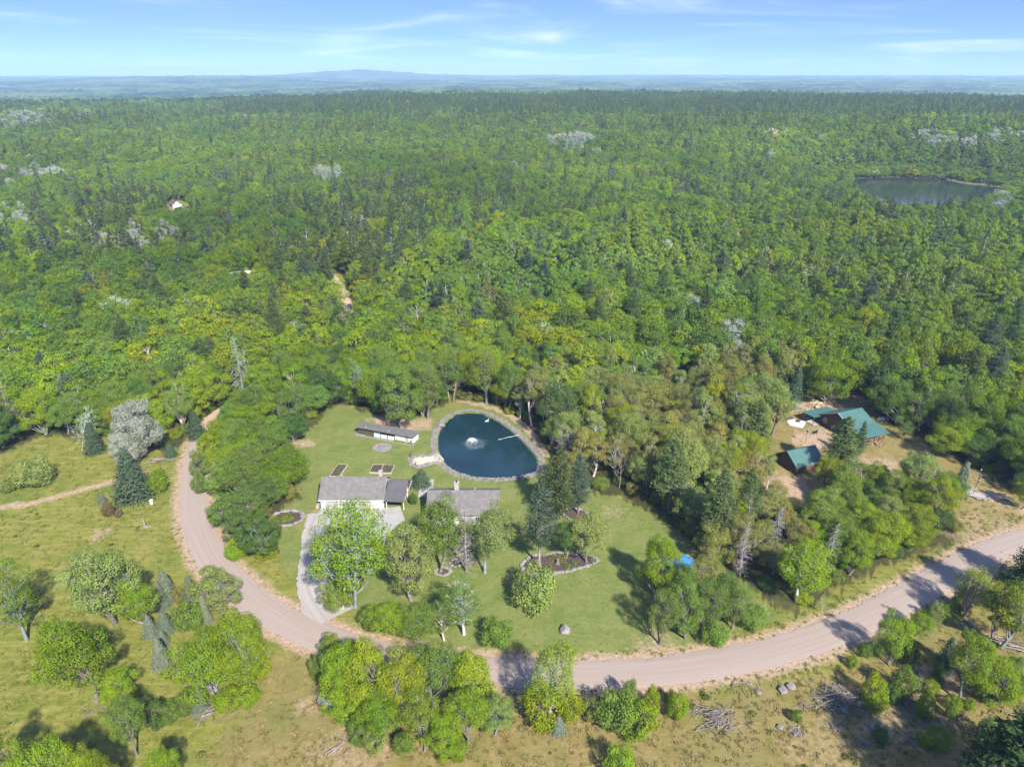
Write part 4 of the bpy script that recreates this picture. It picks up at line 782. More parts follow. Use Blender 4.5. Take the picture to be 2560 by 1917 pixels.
for i in range(n):
    x, y, d, u = PX[i], PY[i], FD[i], U[i]; s1, s2, s3 = stand[i], stand2[i], stand3[i]
    st = 1.0 if s1 > .12 else (.35 if s1 > -.2 else .08)      # conifers keep to stands
    pc = .22 * st
    if y < 330: pc = .40 * st
    if y < 288 and x > 560: pc = .82 if s2 > -.35 else .4
    if 330 <= y < 440: pc = .13 * st
    if 440 <= y < 700 and x < 1350: pc = .56 * st
    if x > 1500 and 430 <= y < 560: pc = .36 * st
    if y > 720: pc = .10 * st
    dead = .035
    if 1600 < x < 2000 and 860 < y < 1400: dead = .06
    tnames = ['mid', 'bright', 'yellow', 'dark', 'pale']; wts = np.array([.44, .25, .08, .17, .06])
    if y < 520: wts = np.array([.62, .20, .01, .15, .02])
    if 1260 < x < 2010 and 880 < y < 1480: tnames = ['pale', 'olive', 'yellow', 'mid', 'dark']; wts = np.array([.42, .38, .08, .10, .02]) if x + y > 2550 else np.array([.36, .12, .18, .28, .06])
    if 1260 < x < 2010 and 860 < y < 1480: pc = .04 * st; dead = .07
    if x > 1900 and y > 1100: pc = .03
    if in_asp[i]: wts = np.array([.6, .26, .05, .06, .03]); pc = .05; dead = .05
    key = 'broad'
    if u[0] < pc: key = 'pine' if u[1] < .78 else 'spruce'
    elif u[0] < pc + dead: key = 'bare'
    elif in_asp[i] and u[1] < .8: key = 'aspen'
    elif (tnames[0] == 'pale' and u[1] < .75) : key = 'sparse' if u[1] < .5 else 'aspen'
    t = tnames[min(4, int(np.searchsorted(np.cumsum(wts) / wts.sum(), np.clip((u[2] + .35 * (s2 * .5 + .5)) / 1.35, 0, .999))))]
    if key == 'broad' and fr.random() < .004: t = 'silver'
    if key == 'broad' and 480 < y < 760 and fr.random() < .008: t = 'orange'
    for (qx, qy, rx_, ry_, pr_) in SILVER:
        if ((x - qx) / rx_) ** 2 + ((y - qy) / ry_) ** 2 < 1 and fr.random() < pr_: t = 'silver'; key = 'broad'
    if key in ('pine', 'spruce'): t = 'pine' if fr.random() < .8 else ('spruce' if y > 400 else 'dark')
    hh = dict(broad=12.5, sparse=12.5, aspen=13, pine=16.5, spruce=10, bare=12)[key] * fr.uniform(.68, 1.3); ww = dict(broad=8.2, sparse=7.2, aspen=4.4, pine=7.2, spruce=4.4, bare=6.0)[key] * fr.uniform(.7, 1.35)
    hh *= 1 + .22 * s2
    if x > 1905 and y > 1130: hh *= .72; ww *= .8
    if LAKED[i] < 45: hh *= .6
    if 520 < BPX[i] < 750 and 1035 < BPY[i] < 1400: hh *= .68
    if key == 'broad': ww *= 1.12 + .12 * s3
    if d > 700: ww *= 1.12
    if d > 1150: ww *= 1.14; hh *= 1.06
    KEY[i] = key; TN[i] = t; FH[i] = hh; FW[i] = ww; TNT[i] = np.array(TINT[t]) * (1.25 if key == 'pine' and d > 600 else 1.0) * (1 + .20 * s3 + .12 * s1) * np.array([1 + .13 * s1, 1, 1 - .1 * s1]) * (1 + np.clip(fr.normal(0, .11), -.25, .25)) * (1 + np.clip(fr.normal(0, .04, 3), -.08, .08))  # lighter tint on distant pines makes up for their self-shadow and thin haze
# nearest ones become things of their own
def wood_of(x, y):
    px, py = project(x, y, 0)
    if x > 84 and y > 175 or px > 2180 and py < 1120: return 'in the woods behind the log cabin'
    if px > 1905 and py > 1150: return 'in the belt between log cabin and road'
    if px > 1240 and py > 840 - (px - 1240) * .2: return 'in the woods between pond and log cabin'
    if px < 760 and y < 330 and dist_line(np.array([x]), np.array([y]), TRACK)[0] < 60 and px < 700: return 'in the woods along the dirt track'
    if px < 720: return 'in the woods beyond the meadow'
    return 'in the woods behind the yard and long shed'
vis = (PX > -60) & (PX < 2620) & (FD < 420)
order = [i for i in np.argsort(FD) if vis[i]]
CAPS = dict(broad=235, sparse=45, aspen=60, pine=90, spruce=40, bare=45); used = {k: 0 for k in CAPS}; taken = np.zeros(n, bool)
KW = dict(broad='leafy tree', sparse='open thin-leaved tree', aspen='slender aspen', pine='pine', spruce='spruce', bare='leafless grey tree')
for i in order:
    k = KEY[i]
    if used[k] >= CAPS[k]: continue
    used[k] += 1; taken[i] = True
    wd = wood_of(FX[i], FY[i]); lab = (KW[k] if k == 'bare' else WORD[TN[i]] + ' ' + KW[k]) + ' ' + wd
    plant(k if k != 'broad' else ('broad' if U[i][3] < .75 else 'full'), FX[i], FY[i], FH[i], FW[i], tuple(TNT[i]), lab, KW[k] + 's ' + wd, bark=('silver' if k == 'bare' else ('white' if k == 'aspen' else ('white' if U[i][4] > .85 and k in ('broad', 'sparse') else 'grey'))), jitter=0.0)
# bushy undergrowth along the woodland edges
us = np.random.default_rng(31); UX, UY = us.uniform(-150, 150, 5200), us.uniform(100, 330, 5200); ok = np.ones(len(UX), bool)
for P in OPEN: ok &= ~inside(UX, UY, P)
ed = np.full(len(UX), 1e9)
for P in OPEN[:3]: ed = np.minimum(ed, dist_line(UX, UY, P + P[:1]))
ok &= (ed < 7) & (ed > .8) & (dist_line(UX, UY, TRACK) > 4) & (dist_line(UX, UY, ROAD) > 5.5) & (np.abs(UX) < .8 * UY)
cand = [i for i in np.argsort(np.hypot(UX, UY)) if ok[i]]; sel = []
for i in cand:
    if all((UX[i] - UX[j]) ** 2 + (UY[i] - UY[j]) ** 2 > 9 for j in sel): sel.append(i)
    if len(sel) >= 150: break
for i in sel:
    wd = wood_of(UX[i], UY[i]).replace('in the ', 'at the edge of the '); t = ['mid', 'bright', 'dark', 'yellow', 'olive'][int(us.integers(5))]
    if 'pond and' in wd and us.random() < .5: t = 'olive'
    plant('shrub', UX[i], UY[i], us.uniform(1.6, 3.6), us.uniform(2.4, 5), t, WORD[t] + ' bush ' + wd, 'undergrowth bushes ' + wd)

# everything else: one forest object, its trees set on points by geometry nodes
rest = np.where(~taken)[0]; pts = []; idx = []; scl = []; rot = []; tnt = []
for i in rest:
    k = KEY[i]; far = FD[i] > 780
    k2 = {'sparse': 'broad'}.get(k, k)
    if far: k2 = {'broad': 'far_broad', 'aspen': 'far_broad', 'pine': 'far_pine', 'spruce': 'far_pine', 'bare': 'bare'}[k2]
    if k == 'bare' and FD[i] > 1000: k2 = 'far_broad'
    pi, H0, W0 = PIDX[k2][int(fr.integers(len(PIDX[k2])))]
    pts.append((FX[i], FY[i], FZ[i] - .2)); idx.append(pi); scl.append((FW[i] / W0, FW[i] / W0, FH[i] / H0)); rot.append(fr.uniform(0, 6.28)); tnt.append((*TNT[i], 1))
def instancer(name, pts, idx, scl, rot, tnt, coll):
    me = bpy.data.meshes.new(name); me.vertices.add(len(pts)); me.vertices.foreach_set('co', np.array(pts, np.float32).ravel())
    for nm, ty, key, val in (('pick', 'INT', 'value', np.array(idx, np.int32)), ('size', 'FLOAT_VECTOR', 'vector', np.array(scl, np.float32).ravel()), ('turn', 'FLOAT', 'value', np.array(rot, np.float32)), ('tint', 'FLOAT_COLOR', 'color', np.array(tnt, np.float32).ravel())):
        a = me.attributes.new(nm, ty, 'POINT'); a.data.foreach_set(key, val)
    o = link(name, me); ng = bpy.data.node_groups.new(name, 'GeometryNodeTree')
    ng.interface.new_socket('Geometry', in_out='INPUT', socket_type='NodeSocketGeometry'); ng.interface.new_socket('Geometry', in_out='OUTPUT', socket_type='NodeSocketGeometry')
    N = ng.nodes; L = ng.links; gi = N.new('NodeGroupInput'); go = N.new('NodeGroupOutput'); ip = N.new('GeometryNodeInstanceOnPoints'); ci = N.new('GeometryNodeCollectionInfo')
    ci.inputs['Collection'].default_value = coll; ci.inputs['Separate Children'].default_value = True; ci.inputs['Reset Children'].default_value = True
    def named(nm, ty): q = N.new('GeometryNodeInputNamedAttribute'); q.data_type = ty; q.inputs['Name'].default_value = nm; return q.outputs['Attribute']
    ip.inputs['Pick Instance'].default_value = True; cx_ = N.new('ShaderNodeCombineXYZ'); L.new(named('turn', 'FLOAT'), cx_.inputs['Z']); er = N.new('FunctionNodeEulerToRotation'); L.new(cx_.outputs[0], er.inputs[0])
    L.new(gi.outputs[0], ip.inputs['Points']); L.new(ci.outputs[0], ip.inputs['Instance']); L.new(named('pick', 'INT'), ip.inputs['Instance Index']); L.new(er.outputs[0], ip.inputs['Rotation']); L.new(named('size', 'FLOAT_VECTOR'), ip.inputs['Scale'])
    L.new(ip.outputs[0], go.inputs[0]); md = o.modifiers.new('trees', 'NODES'); md.node_group = ng; return o
tag(instancer('forest', pts, idx, scl, rot, tnt, PROT), 'unbroken mixed forest of leafy trees and pines stretching to the ridge', 'forest', kind='stuff')
print('forest instances', len(pts), 'things', used, len(sel))
# ------------------------------------------------------------------ buildings
M_SIDING = surf('cream_siding', (0.50, 0.48, 0.43), (0.43, 0.41, 0.37), 1.5, rough=.7, bump=.25, bscale=1.0, stretch=(.2, .2, 9))
M_SHINGLE = surf('grey_shingle', (0.165, 0.15, 0.14), (0.10, 0.092, 0.086), .9, rough=.9, bump=.5, bscale=9, detail=9)
M_METALDARK = surf('dark_metal_roof', (0.10, 0.095, 0.095), (0.075, 0.07, 0.07), .6, rough=.45, spec=.5)
M_WHITE = surf('white_paint', (0.66, 0.65, 0.62), (0.56, 0.55, 0.52), 2, rough=.6)
M_DOOR = surf('grey_door_paint', (0.36, 0.35, 0.33), (0.30, 0.29, 0.27), 1.5, rough=.6)
M_DARKWOOD = surf('dark_wood', (0.11, 0.075, 0.05), (0.06, 0.042, 0.03), 2, bump=.4, stretch=(1, 1, 5))
M_LOG = surf('brown_logs', (0.155, 0.085, 0.048), (0.075, 0.042, 0.026), 1.6, rough=.75, bump=.35, stretch=(.5, .5, 3))
M_CHINK = surf('log_chinking', (0.10, 0.065, 0.042), (0.06, 0.04, 0.027), 2)
M_GREEN = surf('green_metal_roof', (0.066, 0.145, 0.128), (0.052, 0.12, 0.105), .35, rough=.42, spec=.5)
M_GREEND = surf('green_roof_trim', (0.03, 0.10, 0.085), (0.025, 0.08, 0.07), .8, rough=.5)
M_DECK = surf('deck_boards', (0.30, 0.19, 0.125), (0.20, 0.125, 0.08), 2, bump=.3, stretch=(1, 6, 1))
M_WOOD = surf('weathered_wood', (0.44, 0.37, 0.29), (0.28, 0.23, 0.18), 2, bump=.3)
M_PALEWOOD = surf('pale_timber', (0.62, 0.54, 0.43), (0.46, 0.39, 0.30), 2, bump=.2)
M_CONC = surf('concrete', (0.33, 0.31, 0.285), (0.26, 0.245, 0.225), .7, bump=.15)
M_BRICK = surf('chimney_stone', (0.42, 0.38, 0.34), (0.26, 0.23, 0.2), 3, bump=.5)
M_BLACK = surf('black_steel', (0.025, 0.025, 0.027), (0.015, 0.015, 0.016), 2, rough=.5)
M_MULCH = surf('dark_mulch', (0.10, 0.065, 0.055), (0.045, 0.03, 0.027), 3, bump=.6, bscale=9)
M_EARTH = surf('garden_soil', (0.085, 0.06, 0.042), (0.05, 0.035, 0.026), 3, bump=.5)
M_STEEL = surf('galvanised_steel', (0.42, 0.43, 0.45), (0.33, 0.34, 0.36), 2, rough=.4, metal=.4)
def glass(name, c=(0.03, 0.04, 0.05)):
    m, n, l, out = new_mat(name); b = n.new('ShaderNodeBsdfPrincipled'); b.inputs['Base Color'].default_value = (*c, 1); b.inputs['Roughness'].default_value = .06; l.new(b.outputs[0], out.inputs[0]); return m
M_GLASS = glass('window_glass')
def colour(name, c, rough=.55, spec=.4): return surf(name, c, tuple(v * .85 for v in c), 1.5, rough=rough, spec=spec)
def gable_roof(root, x0, x1, y0, yr, y1, ze, zr, t, mat, over=.35, ends=.4, rib=0.0, trim=None):
    """two slopes, ridge along x at yr; y0 front eave, y1 rear eave"""
    fs = (zr - ze) / (yr - y0); bs = (zr - ze) / (y1 - yr); X0, X1 = x0 - ends, x1 + ends
    roof = MB(); roof.slab([(X0, y0 - over, ze - fs * over + t), (X1, y0 - over, ze - fs * over + t), (X1, yr, zr + t), (X0, yr, zr + t)], t)
    ro = roof.build('roof', mat, root); b = MB(); b.slab([(X0, yr + .003, zr + t), (X1, yr + .003, zr + t), (X1, y1 + over, ze - bs * over + t), (X0, y1 + over, ze - bs * over + t)], t); b.build('roof', mat, root)
    cap = MB(); cap.bar((X0, yr, zr + t), (X1, yr, zr + t), .07, n=6); cap.build('ridge_cap', trim or mat, ro)
    if rib:
        m = MB(); n = int((X1 - X0) / rib)
        for i in range(n + 1):
            x = X0 + .02 + (X1 - X0 - .04) * i / n; m.slab([(x - .02, y0 - over, ze - fs * over + t + .03), (x + .02, y0 - over, ze - fs * over + t + .03), (x + .02, yr - .05, zr + t + .03), (x - .02, yr - .05, zr + t + .03)], .03)
        m.build('roof_ribs', mat, ro)
    return ro
def gable_wall(root, x0, x1, y0, yr, y1, ze, zr, mat, t=.2, name='wall'):
    m = MB(); m.box(x0, x1, y0, y0 + t, 0, ze); m.build(name, mat, root); m = MB(); m.box(x0, x1, y1 - t, y1, 0, ze); m.build(name, mat, root)
    for a in (x0, x1 - t):
        m = MB(); pl = [(y0 + t + .002, 0), (y1 - t - .002, 0), (y1 - t - .002, ze), (yr, zr - .12), (y0 + t + .002, ze)]
        m.add([(a, y, z) for y, z in pl] + [(a + t, y, z) for y, z in pl], [tuple(range(5)), tuple(range(9, 4, -1))] + [(i, 5 + i, 5 + (i + 1) % 5, (i + 1) % 5) for i in range(5)]); m.build(name, mat, root)
def window(root, face, a, z, w, h, at, frame=M_WHITE):
    """face 'y' (front, at y=at) or 'x' (gable, at x=at)"""
    fr_ = MB(); pn = []
    def bx(m, u0, u1, z0, z1, d0, d1):
        if face == 'y': m.box(u0, u1, at - d1, at - d0, z0, z1)
        else: m.box(at - d1, at - d0, u0, u1, z0, z1)
    k = .11
    for u0, u1, z0, z1 in ((a - w / 2, a + w / 2, z, z + k), (a - w / 2, a + w / 2, z + h - k, z + h), (a - w / 2, a - w / 2 + k, z + k, z + h - k), (a + w / 2 - k, a + w / 2, z + k, z + h - k), (a - k / 2, a + k / 2, z + k, z + h - k)): bx(fr_, u0, u1, z0, z1, .003, .09)
    o = fr_.build('window', frame, root)
    for u0, u1 in ((a - w / 2 + k, a - k / 2), (a + k / 2, a + w / 2 - k)):
        p = MB(); bx(p, u0, u1, z + k, z + h - k, .004, .04); p.build('pane', M_GLASS, o)
    return o
def door(root, a, at, w=.95, h=2.05, mat=M_DOOR, z=0.0):
    m = MB(); m.box(a - w / 2, a + w / 2, at - .06, at - .003, z, z + h); o = m.build('door', mat, root); k = MB(); k.bar((a + w * .36, at - .12, z + 1.0), (a + w * .36, at - .06, z + 1.0), .04); k.build('door_handle', M_BLACK, o); return o

# garage with the attached open carport
gx, gy = G(803, 1270)[0], G(803, 1270)[1]
GL = 14.5
g_ = thing('garage', 'cream garage with long grey shingle roof at the driveway head', 'garage', (gx, gy, 0))
gable_wall(g_, 0, GL, 0, 4.6, 9.2, 2.65, 5.5, M_SIDING)
gable_roof(g_, 0, GL, 0, 4.6, 9.2, 2.65, 5.5, .14, M_SHINGLE, .45, .4)
for a in (2.6, 6.4, 10.2):
    m = MB()
    for q in range(4): m.box(a - 1.4, a + 1.4, -.07, -.004, .02 + q * .53, .52 + q * .53)
    o = m.build('garage_door', M_DOOR, g_); f = MB(); f.box(a - 1.55, a - 1.41, -.09, -.003, 0, 2.3); f.box(a + 1.41, a + 1.55, -.09, -.003, 0, 2.3); f.box(a - 1.55, a + 1.55, -.09, -.003, 2.301, 2.42); f.build('door_trim', M_WHITE, o)
door(g_, 13.0, 0, mat=M_WHITE)
window(g_, 'x', 4.6, 1.2, 1.1, 1.1, -.0)
m = MB(); m.box(-.42, GL + .42, -.56, -.46, 2.24, 2.42); m.build('gutter', M_WHITE, g_)
m = MB(); m.box(12.9, 13.7, 4.9, 5.7, 4.6, 6.7); o = m.build('chimney', M_BRICK, g_); m = MB(); m.box(12.82, 13.78, 4.82, 5.78, 6.7, 6.82); m.build('chimney_cap', M_CONC, o)
m = MB(); m.bar((4.2, 5.4, 4.9), (4.2, 5.4, 5.6), .06); m.build('vent_pipe', M_WHITE, g_)
c_ = thing('carport', 'open carport with dark metal roof joined to the garage end', 'carport', (gx + GL + .45, gy - .4, 0), -.07)
gable_roof(c_, 0, 4.4, -.2, 5.0, 9.0, 2.5, 4.75, .1, M_METALDARK, .3, .12, .45)
for x, y in ((.25, .1), (4.2, .1), (4.2, 4.6), (4.2, 8.7), (.25, 8.7)):
    m = MB(); m.box(x - .08, x + .08, y - .08, y + .08, 0, 2.48 if y != 4.6 else 4.4); m.build('post', M_WHITE, c_)
m = MB(); m.box(.1, 4.3, -.02, .18, 2.3, 2.46); m.build('beam', M_DARKWOOD, c_)
m = MB(); m.box(.1, 4.3, 8.6, 8.72, 0, 2.4); m.build('back_wall', M_DARKWOOD, c_)
m = MB(); m.box(4.34, 4.42, -.5, 9.2, 2.18, 2.33); m.build('side_trim', M_WHITE, c_)
tag(MB().prism(GP([(803, 1271), (962, 1271), (1000, 1266), (1012, 1300), (960, 1340), (880, 1345), (774, 1334)]), .02, .16).build('driveway_apron', M_CONC), kind='structure')
# tools and wood pile at the garage corner
m = MB(); r_ = random.Random(3)
t_ = thing('wood_stack', 'small stack of lumber against the garage corner', 'wood stack', (gx - .9, gy + 1.0, 0))
for k in range(6):
    m = MB(); m.box(-.35 + .02 * k, .35, -1.2 + r_.uniform(-.1, .1), 1.2, .02 + k * .11, .12 + k * .11); m.build('board', M_WOOD, t_)
# house
hx, hy = -18.6, 131.8
h_ = thing('house', 'grey-roofed house half hidden behind lawn trees near the pond', 'house', (hx, hy, 0))
HL = 15.4
gable_wall(h_, 0, HL, 0, 5.1, 10.2, 2.9, 5.6, M_SIDING)
ro = gable_roof(h_, 0, HL, 0, 5.1, 10.2, 2.9, 5.6, .14, M_SHINGLE, .5, .45)
m = MB(); m.box(5.6, 6.6, 5.4, 6.4, 4.8, 7.2); o = m.build('chimney', M_BRICK, h_); m = MB(); m.box(5.5, 6.7, 5.3, 6.5, 7.2, 7.32); m.build('chimney_cap', M_CONC, o); m = MB(); m.bar((6.1, 5.9, 7.3), (6.1, 5.9, 7.75), .16); m.build('chimney_pot', M_BLACK, o)
m = MB(); m.bar((10.2, 6.0, 5.1), (10.2, 6.0, 5.85), .06); m.build('vent_pipe', M_WHITE, h_)
for a in (2.2, 5.0, 11.0, 13.6): window(h_, 'y', a, 1.0, 1.3, 1.15, 0)
door(h_, 8.2, 0, mat=M_WHITE)
# slab with hatch, raised beds, round beds
x, y = G(1066, 1216)
t_ = thing('concrete_slab', 'pale concrete slab with a dark square hatch beside the small spruce', 'slab', (x, y, 0), .05)
MB().box(-1.7, 1.7, -3.2, 3.0, -.1, .22).build('slab', M_CONC, t_); MB().box(-.1, .9, -.2, .8, .223, .34).build('hatch', M_BLACK, t_); MB().box(-1.7, 1.7, -4.6, -3.21, -.1, .12).build('step', M_CONC, t_)
def raised_bed(px, py, w, d, rz, label, cells, seed):
    x, y = G(px, py); t = thing('raised_bed', label, 'garden bed', (x, y, 0), rz, 'raised garden beds behind the garage'); r = random.Random(seed)
    for a, b, c, e in ((-w / 2, w / 2, -d / 2, -d / 2 + .12), (-w / 2, w / 2, d / 2 - .12, d / 2), (-w / 2, -w / 2 + .12, -d / 2 + .121, d / 2 - .121), (w / 2 - .12, w / 2, -d / 2 + .121, d / 2 - .121)): MB().box(a, b, c, e, 0, .42).build('frame_board', M_WOOD, t)
    if cells > 1: MB().box(-.08, .08, -d / 2 + .121, d / 2 - .121, 0, .44).build('divider', M_WOOD, t)
    MB().box(-w / 2 + .121, w / 2 - .121, -d / 2 + .121, d / 2 - .121, 0, .33).build('soil', M_EARTH, t)
    for k in range(9):
        g2 = np.random.default_rng(seed * 10 + k); c = np.array([r.uniform(-w * .4, w * .4), r.uniform(-d * .4, d * .4), .45]); V_, Q_ = leaves(c + g2.normal(0, 1, (40, 3)) * [.2, .2, .16], g2.normal(0, .6, (40, 3)) + [0, 0, 1], .2, g2); link('garden_plant', np_mesh('garden_plant', V_, Q_, [LEAF]), t, TINT['mid'])
    for k in range(4):
        xx, yy = r.uniform(-w * .4, w * .4), r.uniform(-d * .4, d * .4); MB().bar((xx, yy, .3), (xx + .05, yy, 1.5), .025, n=5).build('stake', M_DARKWOOD, t)
raised_bed(847, 1178, 2.6, 6.0, -.15, 'narrow raised garden bed with stakes behind the garage ridge', 1, 1)
raised_bed(955, 1174, 5.6, 4.0, -.06, 'two-part raised garden bed behind the garage chimney', 2, 2)
def ring_poly(x, y, rx, ry, n=20, rz=0): return [(x + rx * math.cos(2 * math.pi * i / n) * math.cos(rz) - ry * math.sin(2 * math.pi * i / n) * math.sin(rz), y + rx * math.cos(2 * math.pi * i / n) * math.sin(rz) + ry * math.sin(2 * math.pi * i / n) * math.cos(rz)) for i in range(n)]
def small_bush(parent, x, y, z, r, tint, seed):
    g2 = np.random.default_rng(seed); v = unit(g2.normal(size=(150, 3))); v[:, 2] = np.abs(v[:, 2]); V_, Q_ = leaves(np.array([x, y, z]) + v * r * g2.uniform(.6, 1.05, (150, 1)) * [1, 1, .9], v + g2.normal(0, .4, v.shape), .22, g2); link('bed_plant', np_mesh('bed_plant', V_, Q_, [LEAF]), parent, TINT[tint])
def bed(name, label, poly, mat, stone, size, plants, seed, cat='flower bed'):
    cx_, cy_ = sum(p[0] for p in poly) / len(poly), sum(p[1] for p in poly) / len(poly); t = thing(name, label, cat, (cx_, cy_, 0)); q = [(x - cx_, y - cy_) for x, y in poly]
    MB().prism(q, .0, .13).build('bed_fill', mat, t); o = stones('stone_edging', q + q[:1], .25, size, size * 1.1, stone, t, seed=seed, z=.08); o['kind'] = 'stuff'
    for k, (px, py, r, tn) in enumerate(plants): x, y = G(px, py); small_bush(t, x - cx_, y - cy_, .1, r, tn, seed * 50 + k)
    return t
x, y = G(718, 1296); bed('flower_bed', 'round flower bed ringed with pale stones left of the driveway', ring_poly(x, y, 3.6, 3.0), M_MULCH, M_PALE, .5, [(718, 1292, 1.2, 'bright'), (705, 1297, .6, 'mid'), (712, 1303, .6, 'bright'), (722, 1302, .6, 'mid'), (730, 1297, .6, 'bright')], 3)
t_ = bed('mulch_bed', 'dark mulch bed with wavy stone edging round the tall pine', BED, M_MULCH, M_PALE, .42, [(1370, 1421, 1.3, 'bright'), (1417, 1419, 1.1, 'bright'), (1435, 1410, 1.1, 'mid'), (1480, 1400, .9, 'mid'), (1382, 1396, 1.2, 'yellow'), (1405, 1398, 1.5, 'bright'), (1320, 1415, .6, 'mid')], 4)
x, y = G(1394, 1410); t_ = thing('garden_statue', 'small grey stone statue in the middle of the mulch bed', 'statue', (x, y, .1))
MB().box(-.35, .35, -.35, .35, 0, .35).build('plinth', M_STONE, t_); MB().bar((0, 0, .35), (0, 0, 1.05), .3, .2, 10).rock((0, 0, 1.25), .3, random.Random(2), 1.0).build('figure', M_STONE, t_)
x, y = G(1168, 1408); bed('tree_ring_bed', 'small round stone-ringed bed at the foot of the dead conifer', ring_poly(x - 2.2, y, 1.4, 1.2, 14), M_MULCH, M_PALE, .35, [(1140, 1406, .5, 'mid')], 5)
x, y = G(1100, 1428); bed('tree_ring_bed', 'half-round stone ring under the mid green tree before the house', ring_poly(x + .6, y - .2, 1.5, 1.3, 14), M_MULCH, M_PALE, .35, [], 6)
x, y = G(1440, 1284); bed('tree_ring_bed', 'stone-ringed bed under the slimmer pond pine', ring_poly(x, y - .6, 3.2, 2.4, 16, -.7), M_MULCH, M_PALE, .4, [], 7)
x, y = G(955.5, 1118.5); t_ = thing('fire_ring', 'pale round stone fire ring on the lawn before the long shed', 'fire pit', (x, y, 0))
MB().prism(ring_poly(0, 0, 2.6, 2.4), .0, .1).build('stone_base', M_PALE, t_); o = stones('ring_stones', ring_poly(0, 0, .8, .8, 12) + [(.8, 0)], .1, .36, .35, M_STONE, t_, z=.15, seed=2); o['kind'] = 'stuff'
x, y = G(1411, 1577); t_ = tag(MB().rock((0, 0, .35), 1.1, random.Random(5), .7).build('boulder', M_PALE), 'single pale boulder on the lawn near the road', 'boulder'); t_.location = (x, y, 0)
x, y = G(1697, 1414); t_ = thing('tarp_covered_heap', 'bright blue tarp over a heap between grove trees', 'tarp', (x, y, 0), .4)
def tarp(sx, sy, h, mat, parent, seed, name):
    g2 = np.random.default_rng(seed); k = 18; X, Y = np.meshgrid(np.linspace(-1, 1, k), np.linspace(-1, 1, k)); Z = h * (1 - np.abs(X) ** 3.5) ** .6 * (1 - np.abs(Y) ** 3.5) ** .6 + g2.normal(0, .045, X.shape) * h; Z[0] = Z[-1] = 0.02; Z[:, 0] = Z[:, -1] = .02
    i = (np.arange(k - 1)[:, None] * k + np.arange(k - 1)).ravel(); link(name, np_mesh(name, np.stack([X * sx, Y * sy, Z], -1).reshape(-1, 3), np.stack([i, i + 1, i + k + 1, i + k], -1), [mat], flat=False), parent)
tarp(3.6, 1.8, 1.5, colour('blue_tarp', (0.04, 0.22, 0.62), .4), t_, 3, 'tarp'); MB().box(-3.2, 3.2, -1.5, 1.5, 0, .9).build('heap', M_WOOD, t_)
# pond fountain, duck, rope, path post
x, y = G(1180, 1106); t_ = thing('pond_fountain', 'white fountain spray rising in the pond', 'fountain', (x, y, -.28))
def spray():
    g2 = np.random.default_rng(6); m, n, l, out = new_mat('spray'); d = n.new('ShaderNodeBsdfDiffuse'); d.inputs['Color'].default_value = (.8, .84, .86, 1); tr = n.new('ShaderNodeBsdfTransparent'); mx = n.new('ShaderNodeMixShader'); mx.inputs[0].default_value = .55; l.new(tr.outputs[0], mx.inputs[1]); l.new(d.outputs[0], mx.inputs[2]); l.new(mx.outputs[0], out.inputs[0])
    a = g2.uniform(0, 6.28, 2600); u = g2.random(2600); sp_ = g2.uniform(.6, 1.0, 2600) * 1.9; z = 2.1 * (u * 2.4 - (u * 1.55) ** 2); k = z > 0; r = sp_ * u; C = np.stack([np.cos(a) * r, np.sin(a) * r, z], -1)[k]; V_, Q_ = leaves(C, g2.normal(size=C.shape), .11, g2); link('water_jet', np_mesh('water_jet', V_, Q_, [m]), t_)
    r2 = np.abs(g2.normal(2.2, .6, 420)); a2 = g2.uniform(0, 6.28, 420); C = np.stack([np.cos(a2) * r2 + .8, np.sin(a2) * r2 - .3, 0 * r2 + .02], -1); V_, Q_ = leaves(C, np.repeat([[0, 0, 1.]], 420, 0), .14, g2); link('foam_ring', np_mesh('foam_ring', V_, Q_, [m]), t_)
spray(); MB().bar((0, 0, -.1), (0, 0, .18), .35, .28, 12).build('float', M_BLACK, t_)
x, y = G(1217, 1051); t_ = thing('swan_decoy', 'small white floating bird decoy near the pond head', 'decoy', (x, y, -.28), .5)
MB().bar((-.55, 0, .12), (.45, 0, .16), .12, .24, 8).build('body', M_WHITE, t_); MB().bar((.4, 0, .2), (.62, 0, .75), .07, .05, 6).bar((.6, 0, .75), (.82, 0, .7), .07, .03, 6).build('neck', M_WHITE, t_)
m = MB(); a, b = G(1245, 1097), G(1299, 1089); m.bar((a[0], a[1], -.2), (b[0], b[1], .3), .018, n=5); tag(m.build('pond_rope', M_STEEL), 'thin pale rope stretched over the pond towards the path', 'rope')
x, y = G(1100, 1066); tag(MB().rock((x, y, .4), 1.2, random.Random(7), .7).rock((x + .8, y + .2, .3), .8, random.Random(8), .7).build('boulder_pair', M_STONE), 'dark boulder pair at the pond edge stones', 'boulders')
for k, (px, py, l) in enumerate(((1026, 1142, 'short post light at the outer beach corner'), (1040, 1164, 'short post light at the lower beach corner'))):
    x, y = G(px, py); t_ = thing('post_light', l, 'lamp', (x, y, 0)); MB().bar((0, 0, 0), (0, 0, .9), .07).build('post', M_BLACK, t_); MB().bar((0, 0, .9), (0, 0, 1.15), .16, .1).build('lamp_head', M_BLACK, t_)

